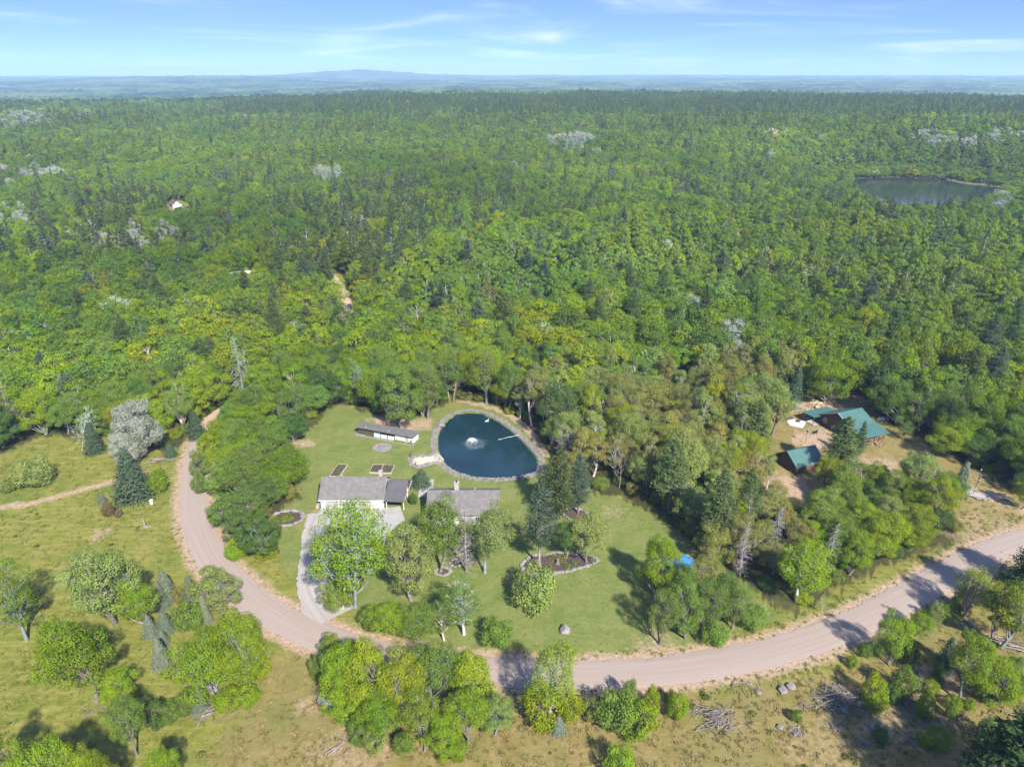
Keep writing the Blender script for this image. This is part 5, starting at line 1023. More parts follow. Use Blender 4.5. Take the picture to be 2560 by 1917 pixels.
# long low shed at the top of the lawn
a = np.array(G(897, 1084)); b = np.array(G(1033, 1109)); rz = math.atan2(*(b - a)[::-1]); SL = float(np.linalg.norm(b - a)); t_ = thing('long_shed', 'long low shed with flat grey roof, dark end and white fronts', 'shed', (a[0], a[1], 0), rz)
W1 = SL * .28; E = 2.15
MB().box(0, W1, 0, .12, 0, E).build('wall', M_DARKWOOD, t_); MB().box(W1 + .003, SL, 1.4, 1.52, 0, E - .1).build('wall', M_DARKWOOD, t_)
MB().box(0, .12, .121, 3.2, 0, E - .12).build('wall', M_DARKWOOD, t_); MB().box(SL - .12, SL, .121, 3.2, 0, E - .12).build('wall', M_WHITE, t_); MB().box(.121, SL - .121, 3.08, 3.2, 0, E - .35).build('wall', M_DARKWOOD, t_)
MB().slab([(-.5, -.7, E + .2), (SL + .5, -.7, E + .2), (SL + .5, 3.6, E - .12), (-.5, 3.6, E - .12)], .14).build('roof', M_SHINGLE, t_)
for k, (f0, f1) in enumerate(((.29, .40), (.41, .535), (.545, .665))):
    MB().box(SL * f0, SL * f1, .0, .1, 0, 1.05).build('half_wall', M_WHITE, t_)
    p = MB(); p.box(SL * f0 + .05, SL * f1 - .05, .03, .06, 1.06, E - .15); p.build('run_mesh', M_BLACK if k != 0 else colour('teal_panel', (.08, .28, .30)), t_)
MB().box(SL * .675, SL * .86, 0, .1, 0, E - .02).build('front_wall', M_WHITE, t_); MB().box(SL * .915, SL - .121, 0, .1, 0, E - .02).build('front_wall', M_WHITE, t_)
for f in (.285, .405, .54, .67): MB().box(SL * f - .09, SL * f + .09, -.1, -.002, 0, E).build('post', M_DARKWOOD, t_)
door(t_, SL * .888, .08, .9, 1.9, M_DOOR); MB().box(SL * .95, SL * .975, -.05, -.003, .35, .9).build('vent_grille', M_BLACK, t_)
for k in range(2): MB().bar((SL * (.14 + .42 * k), .3, E + .1), (SL * (.14 + .42 * k), .3, E + .42), .08).build('vent_pipe', M_WHITE, t_)
MB().box(-.8, SL + .6, -1.3, -.11, -.05, .07).build('stone_apron', M_PALE, t_)
for k in range(9): small_bush(t_, SL * (.69 + .02 * k), -.45, .1, .42, 'bright', 300 + k)
for k in range(5): small_bush(t_, SL * (.93 + .016 * k), -.4, .1, .36, 'mid', 320 + k)
for k in range(3): small_bush(t_, SL * (.18 + .05 * k), -.45, .1, .4, 'mid', 330 + k)
x, y = G(994, 1062); t_ = thing('thatched_umbrella', 'pale conical thatched shade standing by the big trunk behind the long shed', 'umbrella', (x, y, 0))
MB().bar((0, 0, 0), (0, 0, 2.9), .09).build('pole', M_WOOD, t_); MB().bar((0, 0, 2.3), (0, 0, 3.3), 1.5, .05, 14).build('canopy', surf('thatch', (.46, .40, .29), (.3, .25, .17), 4, bump=.6), t_)

# ------------------------------------------------------------------ log cabin and its yard
RZ = math.radians(22)
fx, fy = G(2154.6, 1117.6)
t_ = thing('log_cabin', 'log cabin with wide green metal roof and covered front porch', 'cabin', (fx, fy, 0), RZ)
CW = 7.6; Y0, YR, Y1 = 3.0, 9.2, 15.2; FZ_ = .7
def logs(root, x0, x1, y0, y1, z0, zt, axis, r=.15, name='log_wall', gab=None):
    """one wall of stacked logs, each log a round timber with its end beyond the corner"""
    m = MB(); z = z0 + r; k = 0
    while z < zt:
        if axis == 'x': m.bar((x0 - .22, y0, z), (x1 + .22, y0, z), r, n=7)
        else:
            if gab and z > gab[0]:
                f = (z - gab[0]) / (gab[1] - gab[0]); ya = gab[2] + (gab[3] - gab[2]) * f + .15; yb = gab[4] + (gab[3] - gab[4]) * f - .15
                if yb - ya > .3: m.bar((x0, ya, z), (x0, yb, z), r, n=7)
            else: m.bar((x0, y0 - .22, z), (x0, y1 + .22, z), r, n=7)
        z += r * 1.72; k += 1
    return m.build(name, M_LOG, root)
MB().box(.1, CW - .1, Y0 + .1, Y1 - .1, 0, FZ_ + 2.35).build('inner_wall', M_CHINK, t_)
logs(t_, 0, CW, Y0, 0, .25, FZ_ + 2.5, 'x'); logs(t_, 0, CW, Y1, 0, .25, 2.7, 'x')
logs(t_, 0, 0, Y0, Y1, .12, 5.7, 'y', gab=(3.0, 5.9, Y0, YR, Y1)); logs(t_, CW, 0, Y0, Y1, .12, 5.7, 'y', gab=(3.0, 5.9, Y0, YR, Y1))
for a in (.05, CW - .2):
    m = MB(); pl = [(Y0 + .1, FZ_ + 2.3), (Y1 - .1, 2.9), (YR, 5.75)]; m.add([(a, y, z) for y, z in pl] + [(a + .15, y, z) for y, z in pl], [(0, 1, 2), (5, 4, 3), (0, 3, 4, 1), (1, 4, 5, 2), (2, 5, 3, 0)]); m.build('gable_infill', M_CHINK, t_)
# roof: steep main slope, flatter porch slope, rear slope, rear lean-to
X0, X1 = -.55, CW + .55
m = MB(); m.slab([(X0, 4.4, 3.98), (X1, 4.4, 3.98), (X1, YR, 6.15), (X0, YR, 6.15)], .10); ro = m.build('roof', M_GREEN, t_)
m = MB(); m.slab([(X0, -.7, 3.0), (X1 + .35, -.7, 3.0), (X1 + .35, 4.395, 3.97), (X0, 4.395, 3.97)], .10); m.build('porch_roof', M_GREEN, t_)
m = MB(); m.slab([(X0, YR + .005, 6.15), (X1, YR + .005, 6.15), (X1, Y1 + .5, 2.95), (X0, Y1 + .5, 2.95)], .10); m.build('roof', M_GREEN, t_)
m = MB(); m.bar((X0, YR, 6.17), (X1, YR, 6.17), .07, n=6); m.build('ridge_cap', M_GREEND, ro)
m = MB()
for i in range(22):
    x = X0 + .1 + (X1 - X0 - .2) * i / 21; m.slab([(x - .015, 4.41, 4.015), (x + .015, 4.41, 4.015), (x + .015, YR - .06, 6.16), (x - .015, YR - .06, 6.16)], .025); m.slab([(x - .015, -.69, 3.03), (x + .015, -.69, 3.03), (x + .015, 4.38, 3.995), (x - .015, 4.38, 3.995)], .025)
m.build('roof_ribs', M_GREEN, ro)
m = MB(); m.slab([(-3.2, Y1 - .6, 2.78), (6.2, Y1 - .6, 2.78), (6.2, Y1 + 4.2, 2.45), (-3.2, Y1 + 4.2, 2.45)], .1); m.build('lean_to_roof', M_GREEN, t_)
for x, y in ((-2.9, Y1 - .3), (-2.9, Y1 + 3.8), (1.5, Y1 + 3.8), (5.8, Y1 + 3.8)): MB().bar((x, y, 0), (x, y, 2.4), .09).build('lean_to_post', M_LOG, t_)
MB().box(-3.0, 0 - .25, Y1 - .5, Y1 + 3.9, .02, .14).build('side_patio', M_CONC, t_)
for s in (0, 1):
    for seg in range(2):
        pass
m = MB(); m.bar((X0 - .02, 4.4, 3.9), (X0 - .02, YR, 6.05), .06, n=5); m.bar((X0 - .02, YR, 6.05), (X0 - .02, Y1 + .5, 2.86), .06, n=5); m.bar((X0 - .02, -.7, 2.92), (X0 - .02, 4.4, 3.9), .06, n=5); m.build('barge_board', M_WHITE, t_)
# porch
MB().box(-.1, CW + .1, .0, Y0 - .16, FZ_ - .14, FZ_).build('porch_floor', M_DECK, t_)
for x in (.1, 2.4, 4.3, 5.9, CW): MB().bar((x, .15, 0), (x, .15, 2.98), .1).build('porch_post', M_LOG, t_)
m = MB(); m.bar((-.3, .15, 2.92), (CW + .3, .15, 2.92), .11); m.build('porch_beam', M_LOG, t_)
for x0, x1 in ((.1, 2.4), (2.4, 4.2), (6.0, CW)):
    m = MB(); m.bar((x0, .15, FZ_ + .95), (x1, .15, FZ_ + .95), .06, n=6); m.bar((x0, .15, FZ_ + .15), (x1, .15, FZ_ + .15), .05, n=6); r = m.build('railing', M_LOG, t_)
    for i in range(int((x1 - x0) / .3)): MB().bar((x0 + .3 * (i + .5), .15, FZ_ + .15), (x0 + .3 * (i + .5), .15, FZ_ + .95), .03, n=5).build('baluster', M_LOG, r)
m = MB(); m.bar((CW, .15, FZ_ + .95), (CW, Y0, FZ_ + .95), .06, n=6); m.build('railing', M_LOG, t_)
for k in range(5): MB().box(4.4, 5.8, -.02 - .34 * (k + 1), -.02 - .34 * k, FZ_ - .1 - .14 * (k + 1), FZ_ - .04 - .14 * (k + 1)).build('step', M_DECK, t_)
for x in (4.34, 5.86): m = MB(); m.bar((x, .1, FZ_ + 1.0), (x, -1.75, .95), .06, n=6); m.bar((x, -1.75, 0), (x, -1.75, .95), .07, n=6); m.build('stair_rail', M_LOG, t_)
window(t_, 'x', 6.2, 1.3, 1.15, 1.25, -.15); window(t_, 'x', 13.4, 1.3, 1.15, 1.25, -.15)
window(t_, 'y', 1.6, FZ_ + .8, 1.2, 1.1, Y0 - .15); window(t_, 'y', 6.6, FZ_ + .8, 1.1, 1.1, Y0 - .15); door(t_, 4.9, Y0 - .15, 1.0, 2.05, M_DARKWOOD, FZ_)
MB().box(2.0, 2.9, 2.2, 2.8, FZ_, FZ_ + 1.0).build('porch_cupboard', M_DECK, t_)
# log shed
sx, sy = G(1930 + 325 / 5.52, 960 + 1240 / 5.52)
s_ = thing('log_shed', 'small log shed with green metal roof below the cabin', 'shed', (sx, sy, 0), RZ)
SLN, SD = 8.0, 7.0
MB().box(.1, SLN - .1, .1, SD - .1, 0, 2.2).build('inner_wall', M_CHINK, s_)
logs(s_, 0, SLN, 0, 0, .02, 2.35, 'x'); logs(s_, 0, SLN, SD, 0, .02, 2.35, 'x'); logs(s_, 0, 0, 0, SD, .02, 4.5, 'y', gab=(2.3, 4.6, 0, 3.5, SD)); logs(s_, SLN, 0, 0, SD, .02, 4.5, 'y', gab=(2.3, 4.6, 0, 3.5, SD))
for a in (.05, SLN - .2):
    m = MB(); pl = [(.1, 2.1), (SD - .1, 2.1), (3.5, 4.45)]; m.add([(a, y, z) for y, z in pl] + [(a + .15, y, z) for y, z in pl], [(0, 1, 2), (5, 4, 3), (0, 3, 4, 1), (1, 4, 5, 2), (2, 5, 3, 0)]); m.build('gable_infill', M_CHINK, s_)
gable_roof(s_, 0, SLN, 0, 3.5, SD, 2.35, 4.65, .1, M_GREEN, .55, .55, .42, M_GREEND)
# patio slab with fire pit and bench
L = lambda x, y: G(1930 + x / 5.52, 960 + y / 5.52)
pp = [L(*p) for p in ((220, 470), (475, 520), (425, 610), (240, 570), (205, 520))]; cx_, cy_ = sum(p[0] for p in pp) / 5, sum(p[1] for p in pp) / 5
t_ = thing('patio_slab', 'white five-sided concrete patio slab in the cabin yard', 'slab', (cx_, cy_, 0)); MB().prism([(x - cx_, y - cy_) for x, y in pp], -.05, .14).build('slab', colour('white_concrete', (.52, .48, .45), .8, .2), t_)
x, y = L(360, 525); t_ = thing('fire_pit', 'dark round metal fire pit on the white patio slab', 'fire pit', (x, y, .14))
MB().bar((0, 0, .02), (0, 0, .38), .42, .55, 14).build('bowl', surf('rusty_iron', (.16, .08, .055), (.07, .045, .04), 3), t_)
m = MB()
for k in range(16): a = k * math.pi / 8; m.bar((.58 * math.cos(a), .58 * math.sin(a), .4), (.58 * math.cos(a + .4), .58 * math.sin(a + .4), .4), .04, n=5)
m.build('rim', M_BLACK, t_)
x, y = L(250, 500); t_ = thing('patio_bench', 'dark bench at the end of the white patio slab', 'bench', (x, y, .14), .2)
MB().box(-.8, .8, -.25, .25, .4, .47).build('seat', M_DARKWOOD, t_); MB().box(-.8, .8, .22, .28, .5, .95).build('backrest', M_DARKWOOD, t_)
for xx in (-.7, .7):
    for yy in (-.2, .2): MB().box(xx - .04, xx + .04, yy - .04, yy + .04, 0, .4).build('leg', M_BLACK, t_)
x, y = L(400, 420); t_ = thing('swing_set', 'timber A-frame swing set with green slide in the cabin yard', 'swing set', (x, y, 0), math.radians(115))
B1, B2 = (-2.0, 0), (2.0, 0); TOPZ = 2.6
for sx_ in (-2.0, 2.0):
    for s in (-1, 1): MB().bar((sx_ + (.25 if sx_ > 0 else -.25), s * 1.5, 0), (sx_, 0, TOPZ), .08, n=6).build('leg', M_PALEWOOD, t_)
MB().bar((-2.3, 0, TOPZ), (2.3, 0, TOPZ), .09, n=6).build('top_beam', M_PALEWOOD, t_)
for k, x in enumerate((-.9, .7)):
    m = MB(); m.box(x - .28, x + .28, -.12, .12, .5, .54); o = m.build('swing_seat', M_BLACK, t_); c = MB(); c.bar((x - .26, 0, .5), (x - .26, 0, TOPZ), .012, n=4); c.bar((x + .26, 0, .5), (x + .26, 0, TOPZ), .012, n=4); c.build('swing_chain', M_STEEL, o)
MB().box(2.3, 3.6, -.6, .6, 1.35, 1.45).build('platform', M_WOOD, t_)
for x, y in ((2.4, -.55), (2.4, .55), (3.5, -.55), (3.5, .55)): MB().bar((x, y, 0), (x, y, 2.3), .06, n=6).build('platform_post', M_WOOD, t_)
m = MB(); m.slab([(2.2, -.7, 2.3), (3.7, -.7, 2.3), (3.7, .0, 2.8), (2.2, .0, 2.8)], .05); m.slab([(2.2, .004, 2.8), (3.7, .004, 2.8), (3.7, .7, 2.3), (2.2, .7, 2.3)], .05); m.build('platform_roof', M_WOOD, t_)
m = MB(); m.slab([(2.6, -2.9, .2), (3.2, -2.9, .2), (3.2, -.6, 1.45), (2.6, -.6, 1.45)], .06); m.slab([(2.54, -2.9, .4), (2.6, -2.9, .4), (2.6, -.6, 1.65), (2.54, -.6, 1.65)], .25); m.slab([(3.2, -2.9, .4), (3.26, -2.9, .4), (3.26, -.6, 1.65), (3.2, -.6, 1.65)], .25); m.build('slide', colour('green_plastic', (.03, .22, .13), .35), t_)
x, y = L(630, 345); t_ = thing('log_swing_frame', 'bent pole garden swing frame beyond the swing set', 'swing', (x, y, 0), .5)
for s in (-1, 1):
    m = MB(); pr = None
    for k in range(9):
        a = math.pi * k / 8; p = (1.3 * math.cos(a), s * .8, .2 + 2.1 * math.sin(a) ** .7)
        if pr: m.bar(pr, p, .07, n=6)
        pr = p
    m.build('arched_pole', M_PALEWOOD, t_)
MB().bar((-1.9, .8, 2.25), (.5, -.9, 2.35), .06, n=6).build('cross_pole', M_PALEWOOD, t_); MB().box(-.8, .8, -.3, .3, .55, .62).build('seat', M_WOOD, t_); MB().box(-.8, .8, .28, .34, .62, 1.1).build('backrest', M_WOOD, t_); MB().box(-1.6, 1.6, -1.1, 1.1, -.02, .08).build('base', M_WOOD, t_)
x, y = L(460, 815); t_ = thing('yard_light', 'dark yard light on a thin pole beside the log shed', 'lamp', (x, y, 0)); MB().bar((0, 0, 0), (0, 0, 3.5), .05, n=8).build('pole', M_BLACK, t_); MB().box(-.22, .22, -.22, .22, 3.5, 3.85).build('lamp_head', M_BLACK, t_); MB().box(.0, .34, -.26, .26, 3.86, 3.94).build('panel', M_STEEL, t_)
x, y = L(612, 690); t_ = thing('smoker_grill', 'black barrel grill with grey lid in the cabin yard', 'grill', (x, y, 0), .8)
MB().bar((-.55, 0, .85), (.55, 0, .85), .32, n=12).build('barrel', M_BLACK, t_); MB().box(-.5, .5, -.36, -.3, .9, 1.1).build('lid', M_STEEL, t_); MB().box(.6, 1.3, -.35, .35, .82, .88).build('side_shelf', M_STEEL, t_)
for xx in (-.45, .45):
    for yy in (-.22, .22): MB().bar((xx, yy, 0), (xx, yy, .7), .035, n=6).build('leg', M_BLACK, t_)
x, y = L(1040, 800); t_ = thing('propane_tank', 'white rounded propane tank by the cabin wall', 'tank', (x, y, 0), RZ + 1.57)
MB().bar((-.9, 0, .75), (.9, 0, .75), .45, n=14).bar((-1.15, 0, .75), (-.9, 0, .75), .25, .45, 14).bar((.9, 0, .75), (1.15, 0, .75), .45, .25, 14).build('shell', M_WHITE, t_)
for xx in (-.6, .6): MB().box(xx - .08, xx + .08, -.3, .3, 0, .35).build('foot', M_CONC, t_)
for k, (a, b, c) in enumerate((((590, 490), (480, 520), 'pale timber edging from the patio slab to the path'), ((590, 480), (740, 585), 'timber edging along the cabin side path'))):
    p, q = L(*a), L(*b); tag(MB().bar((p[0], p[1], .1), (q[0], q[1], .1), .12, n=6).build('timber_edging', M_PALEWOOD), c, 'edging')
x, y = L(1530, 490); t_ = thing('junk_pile', 'small pile of pale cans and stones behind the cabin by the woods', 'pile', (x, y, 0)); r = random.Random(9)
for k in range(7): MB().bar((r.uniform(-1.6, 1.6), r.uniform(-.8, .8), 0), (r.uniform(-1.6, 1.6), r.uniform(-.8, .8), .5), .3, .28, 9).build('bucket', M_WHITE if k % 2 else M_STEEL, t_)
x, y = L(1330, 830); t_ = thing('porch_barrel', 'dark barrel planter in front of the cabin porch', 'planter', (x, y, 0)); MB().bar((0, 0, 0), (0, 0, .9), .4, .42, 12).build('barrel', M_DARKWOOD, t_); small_bush(t_, 0, 0, .85, .45, 'mid', 400)
x, y = L(1370, 835); t_ = thing('porch_pot', 'grey tub beside the barrel planter at the porch', 'planter', (x, y, 0)); MB().bar((0, 0, 0), (0, 0, .5), .35, .45, 12).build('tub', M_STEEL, t_); small_bush(t_, 0, 0, .5, .35, 'bright', 401)
# flagpole
x, y = G(2432, 1236); t_ = thing('flagpole', 'thin dark flagpole with two drooping flags and a white ball', 'flagpole', (x, y, .1))
MB().bar((0, 0, 0), (.25, 0, 6.6), .055, .035, 8).build('pole', M_BLACK, t_); MB().rock((.25, 0, 6.72), .17, random.Random(1), 1.0).build('ball', M_WHITE, t_)
def flag(z0, z1, mats, name, n):
    o = None
    for k in range(n):
        za, zb = z0 + (z1 - z0) * k / n, z0 + (z1 - z0) * (k + 1) / n - .004; m = MB(); prev = None; pts = [(.27 + .11 * q + .02 * math.sin(q * 2.1), .10 * math.sin(q * 1.9 + k * .2), -.12 * q) for q in range(5)]
        for (xa, ya, da), (xb, yb, db) in zip(pts[:-1], pts[1:]): m.slab([(xa, ya - .01, za + da), (xb, yb - .01, za + db), (xb, yb - .01, zb + db), (xa, ya - .01, zb + da)], .012); m.add([(xa, ya, za + da), (xb, yb, za + db), (xb, yb, zb + db), (xa, ya, zb + da)], [(0, 1, 2, 3)])
        if o is None: o = m.build(name, mats[k % len(mats)], t_)
        else: m.build('flag_stripe', mats[k % len(mats)], o)
    return o
M_FBLUE = colour('flag_blue', (.03, .12, .38), .8); flag(4.75, 6.0, [M_BLACK, M_WHITE], 'striped_flag', 9); f = flag(3.5, 4.65, [M_FBLUE], 'blue_flag', 1); MB().bar((.5, -.06, 3.85), (.5, .09, 3.9), .17, n=10).build('white_emblem', M_WHITE, f)
bed('flagpole_bed', 'oval gravel bed ringed with pale stones under the flagpole', [(x + 1.0 * a, y + 1.0 * b) for a, b in ring_poly(.7, -.3, 2.4, 1.6, 18, -.6)], surf('pink_gravel', (.40, .33, .32), (.28, .22, .22), 6), M_PALE, .38, [], 9)
x, y = G(2516, 1253); bed('sapling_ring', 'grey stone ring round a young sapling on the flagpole lawn', ring_poly(x, y, 1.2, .9, 14), M_EARTH, M_STONE, .28, [(2516, 1252, .4, 'dark')], 10)

# ------------------------------------------------------------------ things along the road and in the meadow
x, y = G(380, 1260); t_ = thing('utility_box', 'small white utility pedestal standing in the meadow near the road', 'utility box', (x, y, 0)); MB().box(-.28, .28, -.25, .25, 0, 1.15).build('cabinet', M_WHITE, t_); MB().box(-.31, .31, -.28, .28, 1.15, 1.22).build('lid', M_WHITE, t_)
def deadwood(name, label, px, py, n, spread, seed, length=(1.5, 4.5), rad=(.03, .08), cat='brush pile', h=1.2, mats=(M_STICK := surf('bleached_sticks', (.30, .26, .225), (.17, .145, .125), 2), M_STICK2 := surf('brown_sticks', (.17, .13, .105), (.10, .078, .062), 2)), group=None, dirn=None, sy=.8):
    x, y = G(px, py); t = thing(name, label, cat, (x, y, 0), 0, group); r = random.Random(seed)
    for k in range(n):
        L_ = r.uniform(*length); a = r.uniform(0, 6.283) if dirn is None else dirn + r.gauss(0, .22); d = r.random() ** .6; c = (r.uniform(-1, 1) * spread * d, r.uniform(-1, 1) * spread * d * sy); z = h * (1 - d) * r.uniform(.3, 1.0) + .08; tl = r.uniform(-.25, .25) * L_ * .4; q = MB(); w = r.uniform(*rad)
        p0 = Vector((c[0] - math.cos(a) * L_ / 2, c[1] - math.sin(a) * L_ / 2, max(.04, z - tl))); p2 = Vector((c[0] + math.cos(a) * L_ / 2, c[1] + math.sin(a) * L_ / 2, max(.04, z + tl))); p1 = (p0 + p2) / 2 + Vector((r.gauss(0, .12), r.gauss(0, .12), r.uniform(0, .15))) * L_ * .5
        q.bar(p0, p1, w, w * .8, 5); q.bar(p1, p2, w * .8, w * .3, 5)
        for _ in range(2):
            e = p1 + (p2 - p1) * r.random(); q.bar(e, e + Vector((r.gauss(0, 1), r.gauss(0, 1), r.uniform(.0, .8))).normalized() * L_ * .25, w * .5, .01, 4)
        q.build('branch', mats[0] if r.random() < .6 else mats[1], t)
    return t
deadwood('brush_pile', 'largest tangled heap of bleached branches in the scrub', 2100, 1752, 120, 5.0, 1, (1.5, 5.0), h=1.8)
deadwood('brush_pile', 'smaller grey twig heap between the bush cluster and the big brush pile', 1792, 1802, 85, 3.8, 2, (1.2, 4.0), h=1.2)
deadwood('brush_pile', 'second grey branch heap beyond the largest brush pile', 2268, 1752, 60, 3.6, 3, (1.2, 3.5), h=.9)
deadwood('stick_litter', 'scattered sticks on bare ground below the second branch heap', 2330, 1800, 26, 5.5, 4, (1.0, 3.5), h=.3, cat='sticks', sy=.4)
deadwood('stick_litter', 'scattered pale sticks below the road left of the scrub', 1865, 1712, 12, 3.0, 5, (1.0, 2.6), h=.2, cat='sticks', sy=.5)
deadwood('stick_litter', 'short pale sticks left of the largest brush pile', 2012, 1760, 8, 1.6, 6, (.8, 2.0), h=.2, cat='sticks')
deadwood('stick_litter', 'loose sticks above the largest brush pile by the shrubs', 2185, 1695, 14, 2.4, 7, (1.0, 3.0), h=.4, cat='sticks')
deadwood('twig_heap', 'low brown twig heap below the largest brush pile', 1990, 1832, 26, 1.5, 8, (.7, 1.8), h=.35, cat='twig heap')
deadwood('twig_heap', 'dark twig heap in the shade below the big brush pile', 2085, 1818, 24, 1.4, 9, (.7, 1.8), h=.35, cat='twig heap')
deadwood('twig_heap', 'grey twig heap in the shade near the bottom edge', 2160, 1858, 24, 1.5, 10, (.8, 2.0), h=.3, cat='twig heap')
deadwood('twig_heap', 'whitish twig heap beside the bright spreading shrub', 2275, 1852, 20, 1.3, 11, (.8, 1.8), h=.4, cat='twig heap')
deadwood('fallen_log', 'fallen pale logs at the photo edge behind the scrub trees', 2530, 1612, 8, 2.6, 12, (3.0, 6.0), (.1, .2), cat='log', h=.3, dirn=-.3)
deadwood('fallen_log', 'long fallen dead trunk with broken branches below the V-stemmed tree', 540, 1782, 12, 3.6, 13, (4.0, 8.0), (.05, .13), cat='log', h=.6, dirn=.55, sy=.15)
deadwood('fallen_log', 'fallen grey branches at the meadow edge below the silvery trees', 412, 1152, 14, 3.6, 14, (2.0, 6.0), (.05, .11), cat='log', h=.7, dirn=.5, sy=.4)
deadwood('fallen_log', 'fallen white branch under the leaning twin-trunked tree', 235, 1772, 5, 2.6, 15, (2.5, 5.0), (.04, .08), cat='log', h=.2, dirn=.5, sy=.5)
deadwood('fallen_log', 'thin dead branch in front of the dense clump', 850, 1868, 8, 2.4, 16, (2.0, 4.5), (.04, .09), cat='log', h=.3, dirn=.9, sy=.4)
x, y = G(364, 1318); t_ = thing('dead_stump', 'broken grey stump with spread roots alone in the meadow', 'stump', (x, y, 0)); MB().bar((0, 0, -.1), (-.15, .1, 1.4), .2, .16, 8).bar((-.15, .1, 1.4), (-.5, .3, 2.4), .15, .03, 7).build('trunk', M_STICK, t_)
for a in (.3, 2.0, 3.6, 4.6, 5.6): MB().bar((0, 0, .15), (math.cos(a) * 2.0, math.sin(a) * 1.6, .12), .13, .03, 6).build('root', M_STICK, t_)
for k, (px, py, r_, l) in enumerate(((1958, 1727, .75, 'flat grey rock left of the largest brush pile'), (1976, 1717, .7, 'second grey rock behind the flat one near the brush pile'), (1895, 1730, .5, 'small grey rock on the slope below the road'), (2110, 1776, .6, 'grey stump-like rock at the foot of the largest brush pile'), (2182, 1818, .6, 'pale jagged rock below the large brush pile'), (1948, 1818, .45, 'small pale rock among weeds left of the twig heap'), (2425, 1560, .5, 'dark rock on the verge below the tall open tree'))):
    x, y = G(px, py); o = tag(MB().rock((0, 0, r_ * .3), r_ * 1.2, random.Random(50 + k), .6).build('rock', M_STONE), l, 'rock'); o.location = (x, y, 0)
x, y = G(818, 1766); t_ = thing('bench_frame', 'weathered grey-topped wooden bench frame against the dense clump', 'bench', (x, y, 0), -.25)
MB().slab([(-1.5, -.3, 1.15), (1.0, -1.0, 1.15), (1.5, .2, 1.3), (-1.5, .5, 1.3)], .08).build('top', M_STEEL, t_); MB().box(.9, 2.0, -.5, .7, 1.25, 1.5).build('box', colour('pale_plastic', (.55, .57, .56)), t_)
for xx, yy in ((-1.4, -.2), (-.9, -.35), (.4, -.7), (-1.4, .4), (1.2, .3)): MB().bar((xx, yy, 0), (xx, yy, 1.1), .06, n=6).build('leg', surf('red_brown_wood', (.34, .16, .10), (.24, .11, .07), 2), t_)
MB().bar((-1.4, -.25, .7), (.6, -.75, .7), .06, n=6).build('rail', M_WOOD, t_)
# car on the dirt track
x, y = G(875, 771); t_ = thing('car', 'black car driving along the dirt track in the woods', 'car', (x, y, .12), math.radians(20))
M_PAINT = surf('black_car_paint', (.02, .018, .02), (.016, .015, .017), 1, rough=.15, spec=.6)
def body():
    prof = [(-.92, .35), (-.95, .75), (-.9, 1.0), (.9, 1.0), (.95, .75), (.92, .35)]; st = [(-2.2, .75, .92), (-2.1, .95, .97), (-.9, 1.0, 1.0), (1.0, 1.0, 1.0), (2.0, .9, .98), (2.25, .7, .9)]
    vs_ = [(px * w, yy, .3 + (pz - .3) * h) for yy, h, w in st for px, pz in prof]; fs = []
    for i in range(len(st) - 1):
        for j in range(6): fs.append((i * 6 + j, i * 6 + (j + 1) % 6, (i + 1) * 6 + (j + 1) % 6, (i + 1) * 6 + j))
    fs += [tuple(range(6))[::-1], tuple(range(30, 36))]; MB().add(vs_, fs).build('body', M_PAINT, t_)
body(); m = MB(); b_ = [(-.85, -1.35), (.85, -1.35), (.85, 1.95), (-.85, 1.95)]; tp = [(-.68, -.55), (.68, -.55), (.68, 1.45), (-.68, 1.45)]; m.add([(x, y, 1.0) for x, y in b_] + [(x, y, 1.52) for x, y in tp], [(0, 1, 5, 4), (1, 2, 6, 5), (2, 3, 7, 6), (3, 0, 4, 7), (4, 5, 6, 7)]); cb_ = m.build('cabin', M_PAINT, t_)
MB().slab([(-.72, -1.28, 1.07), (.72, -1.28, 1.07), (.62, -.66, 1.47), (-.62, -.66, 1.47)], .02).build('windscreen', M_GLASS, cb_)
for s in (-1, 1):
    for yy in (-1.4, 1.35): MB().bar((s * .72, yy, .33), (s * .96, yy, .33), .34, n=14).build('wheel', M_BLACK, t_)
    MB().box(s * .62 - .16, s * .62 + .16, -2.24, -2.12, .62, .78).build('headlight', M_WHITE, t_)
# far house and trailer in the woods
x, y = G(440, 522); t_ = thing('far_house', 'white gabled house with rust-red roof in the distant woods', 'house', (x, y, float(terrain(x, y)) + .3), math.radians(128)); t_.scale = (.7, .7, .8)
gable_wall(t_, -7, 7, -4.5, 0, 4.5, 4.6, 8.0, M_WHITE); gable_roof(t_, -7, 7, -4.5, 0, 4.5, 4.6, 8.0, .25, surf('rust_red_roof', (.155, .085, .062), (.11, .062, .047), .8), .6, .6)
m = MB(); m.slab([(-12.2, -4.4, 3.0), (-7.01, -4.4, 3.8), (-7.01, 4.4, 3.8), (-12.2, 4.4, 3.0)], .25); m.build('porch_roof', M_WHITE, t_); MB().box(-9.5, -7.02, -4, 4, 0, 2.9).build('porch_wall', M_BLACK, t_)
for yy in (-4.1, 0, 4.1): MB().bar((-12, yy, 0), (-12, yy, 2.9), .2).build('porch_post', M_WHITE, t_)
for yy in (-2.2, 2.2): window(t_, 'x', yy, 4.2, 1.4, 1.4, -7.0)
for k in (-4, 0, 4): window(t_, 'y', k, 1.6, 1.5, 1.6, -4.5)
x, y = G(607, 700); t_ = thing('trailer', 'white flat-roofed trailer showing through trees beyond the track', 'trailer', (x, y, 0), .35); MB().box(-6, 6, -1.8, 1.8, .5, 3.6).build('body', M_WHITE, t_); MB().slab([(-6.2, -2.0, 3.8), (6.2, -2.0, 3.8), (6.2, 2.0, 3.9), (-6.2, 2.0, 3.9)], .15).build('roof', M_WHITE, t_)
for k in (-3.5, 0, 3.5): window(t_, 'y', k, 1.6, 1.3, 1.0, -1.8)
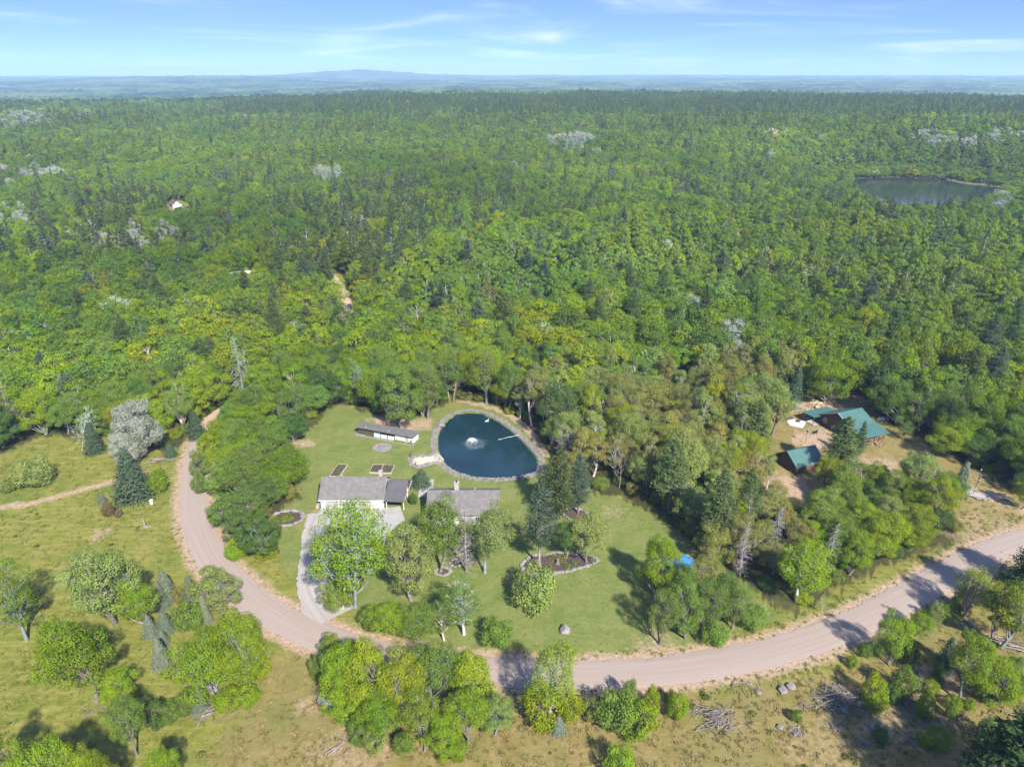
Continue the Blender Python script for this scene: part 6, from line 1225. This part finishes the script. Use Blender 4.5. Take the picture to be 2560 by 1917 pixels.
for k in (-4, 4): MB().bar((k, -1.4, .4), (k, -1.9, .4), .4, n=12).build('wheel', M_BLACK, t_)
# ------------------------------------------------------------------ rough grass and weeds on the open ground (one mass of tufts)
def grass():
    coll = bpy.data.collections.new('grass_models')
    for s in range(4):
        g = np.random.default_rng(500 + s); nb = 16; C = g.normal(0, .16, (nb, 3)); C[:, 2] = g.uniform(.08, .2, nb); up = unit(g.normal(0, .45, (nb, 3)) + [0, 0, 1.]); V_, Q_ = leaves(C * [1, 1, .7], g.normal(0, .6, size=(nb, 3)) + [0, -.5, .8], .30, g, 1.0, up, .32)
        o = bpy.data.objects.new('tuft_%d' % s, np_mesh('tuft_%d' % s, V_, Q_, [LEAF_I])); coll.objects.link(o)
    for s in range(2):
        g = np.random.default_rng(520 + s); v = unit(g.normal(size=(60, 3))); v[:, 2] = np.abs(v[:, 2]); V_, Q_ = leaves(v * g.uniform(.25, .5, (60, 1)) * [1, 1, .8], v + g.normal(0, .5, v.shape), .2, g)
        o = bpy.data.objects.new('tuft_%d' % (4 + s), np_mesh('tuft_%d' % (4 + s), V_, Q_, [LEAF_I])); coll.objects.link(o)
    g = np.random.default_rng(600); N = 130000; Y = 50 + 150 * g.random(N) ** 1.2; X = g.uniform(-1, 1, N) * (Y * .86 + 20)
    ok = inside(X, Y, OPEN_MAIN) & (dist_line(X, Y, ROAD) > 3.7 + g.normal(0, .5, N)) & ~inside(X, Y, POND) & (dist_line(X, Y, DRIVE) > 5) & (dist_line(X, Y, PATH_LEFT) > 1.3)
    lawn = inside(X, Y, LOTLAWN); ok &= ~lawn | (g.random(N) < .25); dry = inside(X, Y, DRY); dens = .5 + .5 * wob(X, Y, 11, 2); ok &= g.random(N) < (.05 + .20 * dens)
    X, Y, lawn, dry = X[ok], Y[ok], lawn[ok], dry[ok]; n = len(X); w = wob(X, Y, 9, 4) + g.normal(0, .5, n)
    A = np.where(dry[:, None], np.array([[.31, .235, .095]]), np.array([[.245, .235, .065]])); B = np.where(dry[:, None], np.array([[.21, .20, .065]]), np.array([[.18, .225, .045]])); t = np.clip(.5 + .5 * w, 0, 1)[:, None]; T = A * t + B * (1 - t); T = np.where(lawn[:, None], np.array([[.19, .22, .06]]) * (1 + .25 * w[:, None]), T); T = np.clip(T * .9 * (1 + g.normal(0, .08, (n, 1))), .02, .5)
    big = (g.random(n) < np.where((X > 25) & dry, .05, .008)) & ~lawn; idx = np.where(big, 4 + (g.random(n) < .5), g.integers(0, 4, n)); T[big] = np.array([.115, .15, .032]) * g.uniform(.6, 1.2, (big.sum(), 1))
    s = np.where(lawn, .5, g.uniform(.7, 1.3, n)); s = np.where(big, g.uniform(.5, 1.3, n), s)
    tag(instancer('meadow_grass', np.stack([X, Y, np.zeros(n)], -1), idx, np.stack([s * 1.3, s * 1.3, s], -1), g.uniform(0, 6.28, n), np.concatenate([T, np.ones((n, 1))], 1), coll), 'rough yellow-green grass and weeds on the open ground', 'grass', kind='stuff'); print('tufts', n)
grass()
# ------------------------------------------------------------------ the air
def haze():
    mb = MB(); mb.box(-15500, 15500, -400, 18600, -60, 190); m, n, l, out = new_mat('haze')
    v = n.new('ShaderNodeVolumePrincipled'); v.inputs['Color'].default_value = (0.54, 0.775, 1.0, 1); v.inputs['Density'].default_value = HAZE; v.inputs['Anisotropy'].default_value = 0.0
    l.new(v.outputs[0], out.inputs['Volume']); o = mb.build('haze', m); tag(o, 'thin blue summer haze over the far woods', 'haze', kind='stuff')
HAZE = 0.95e-4
haze()
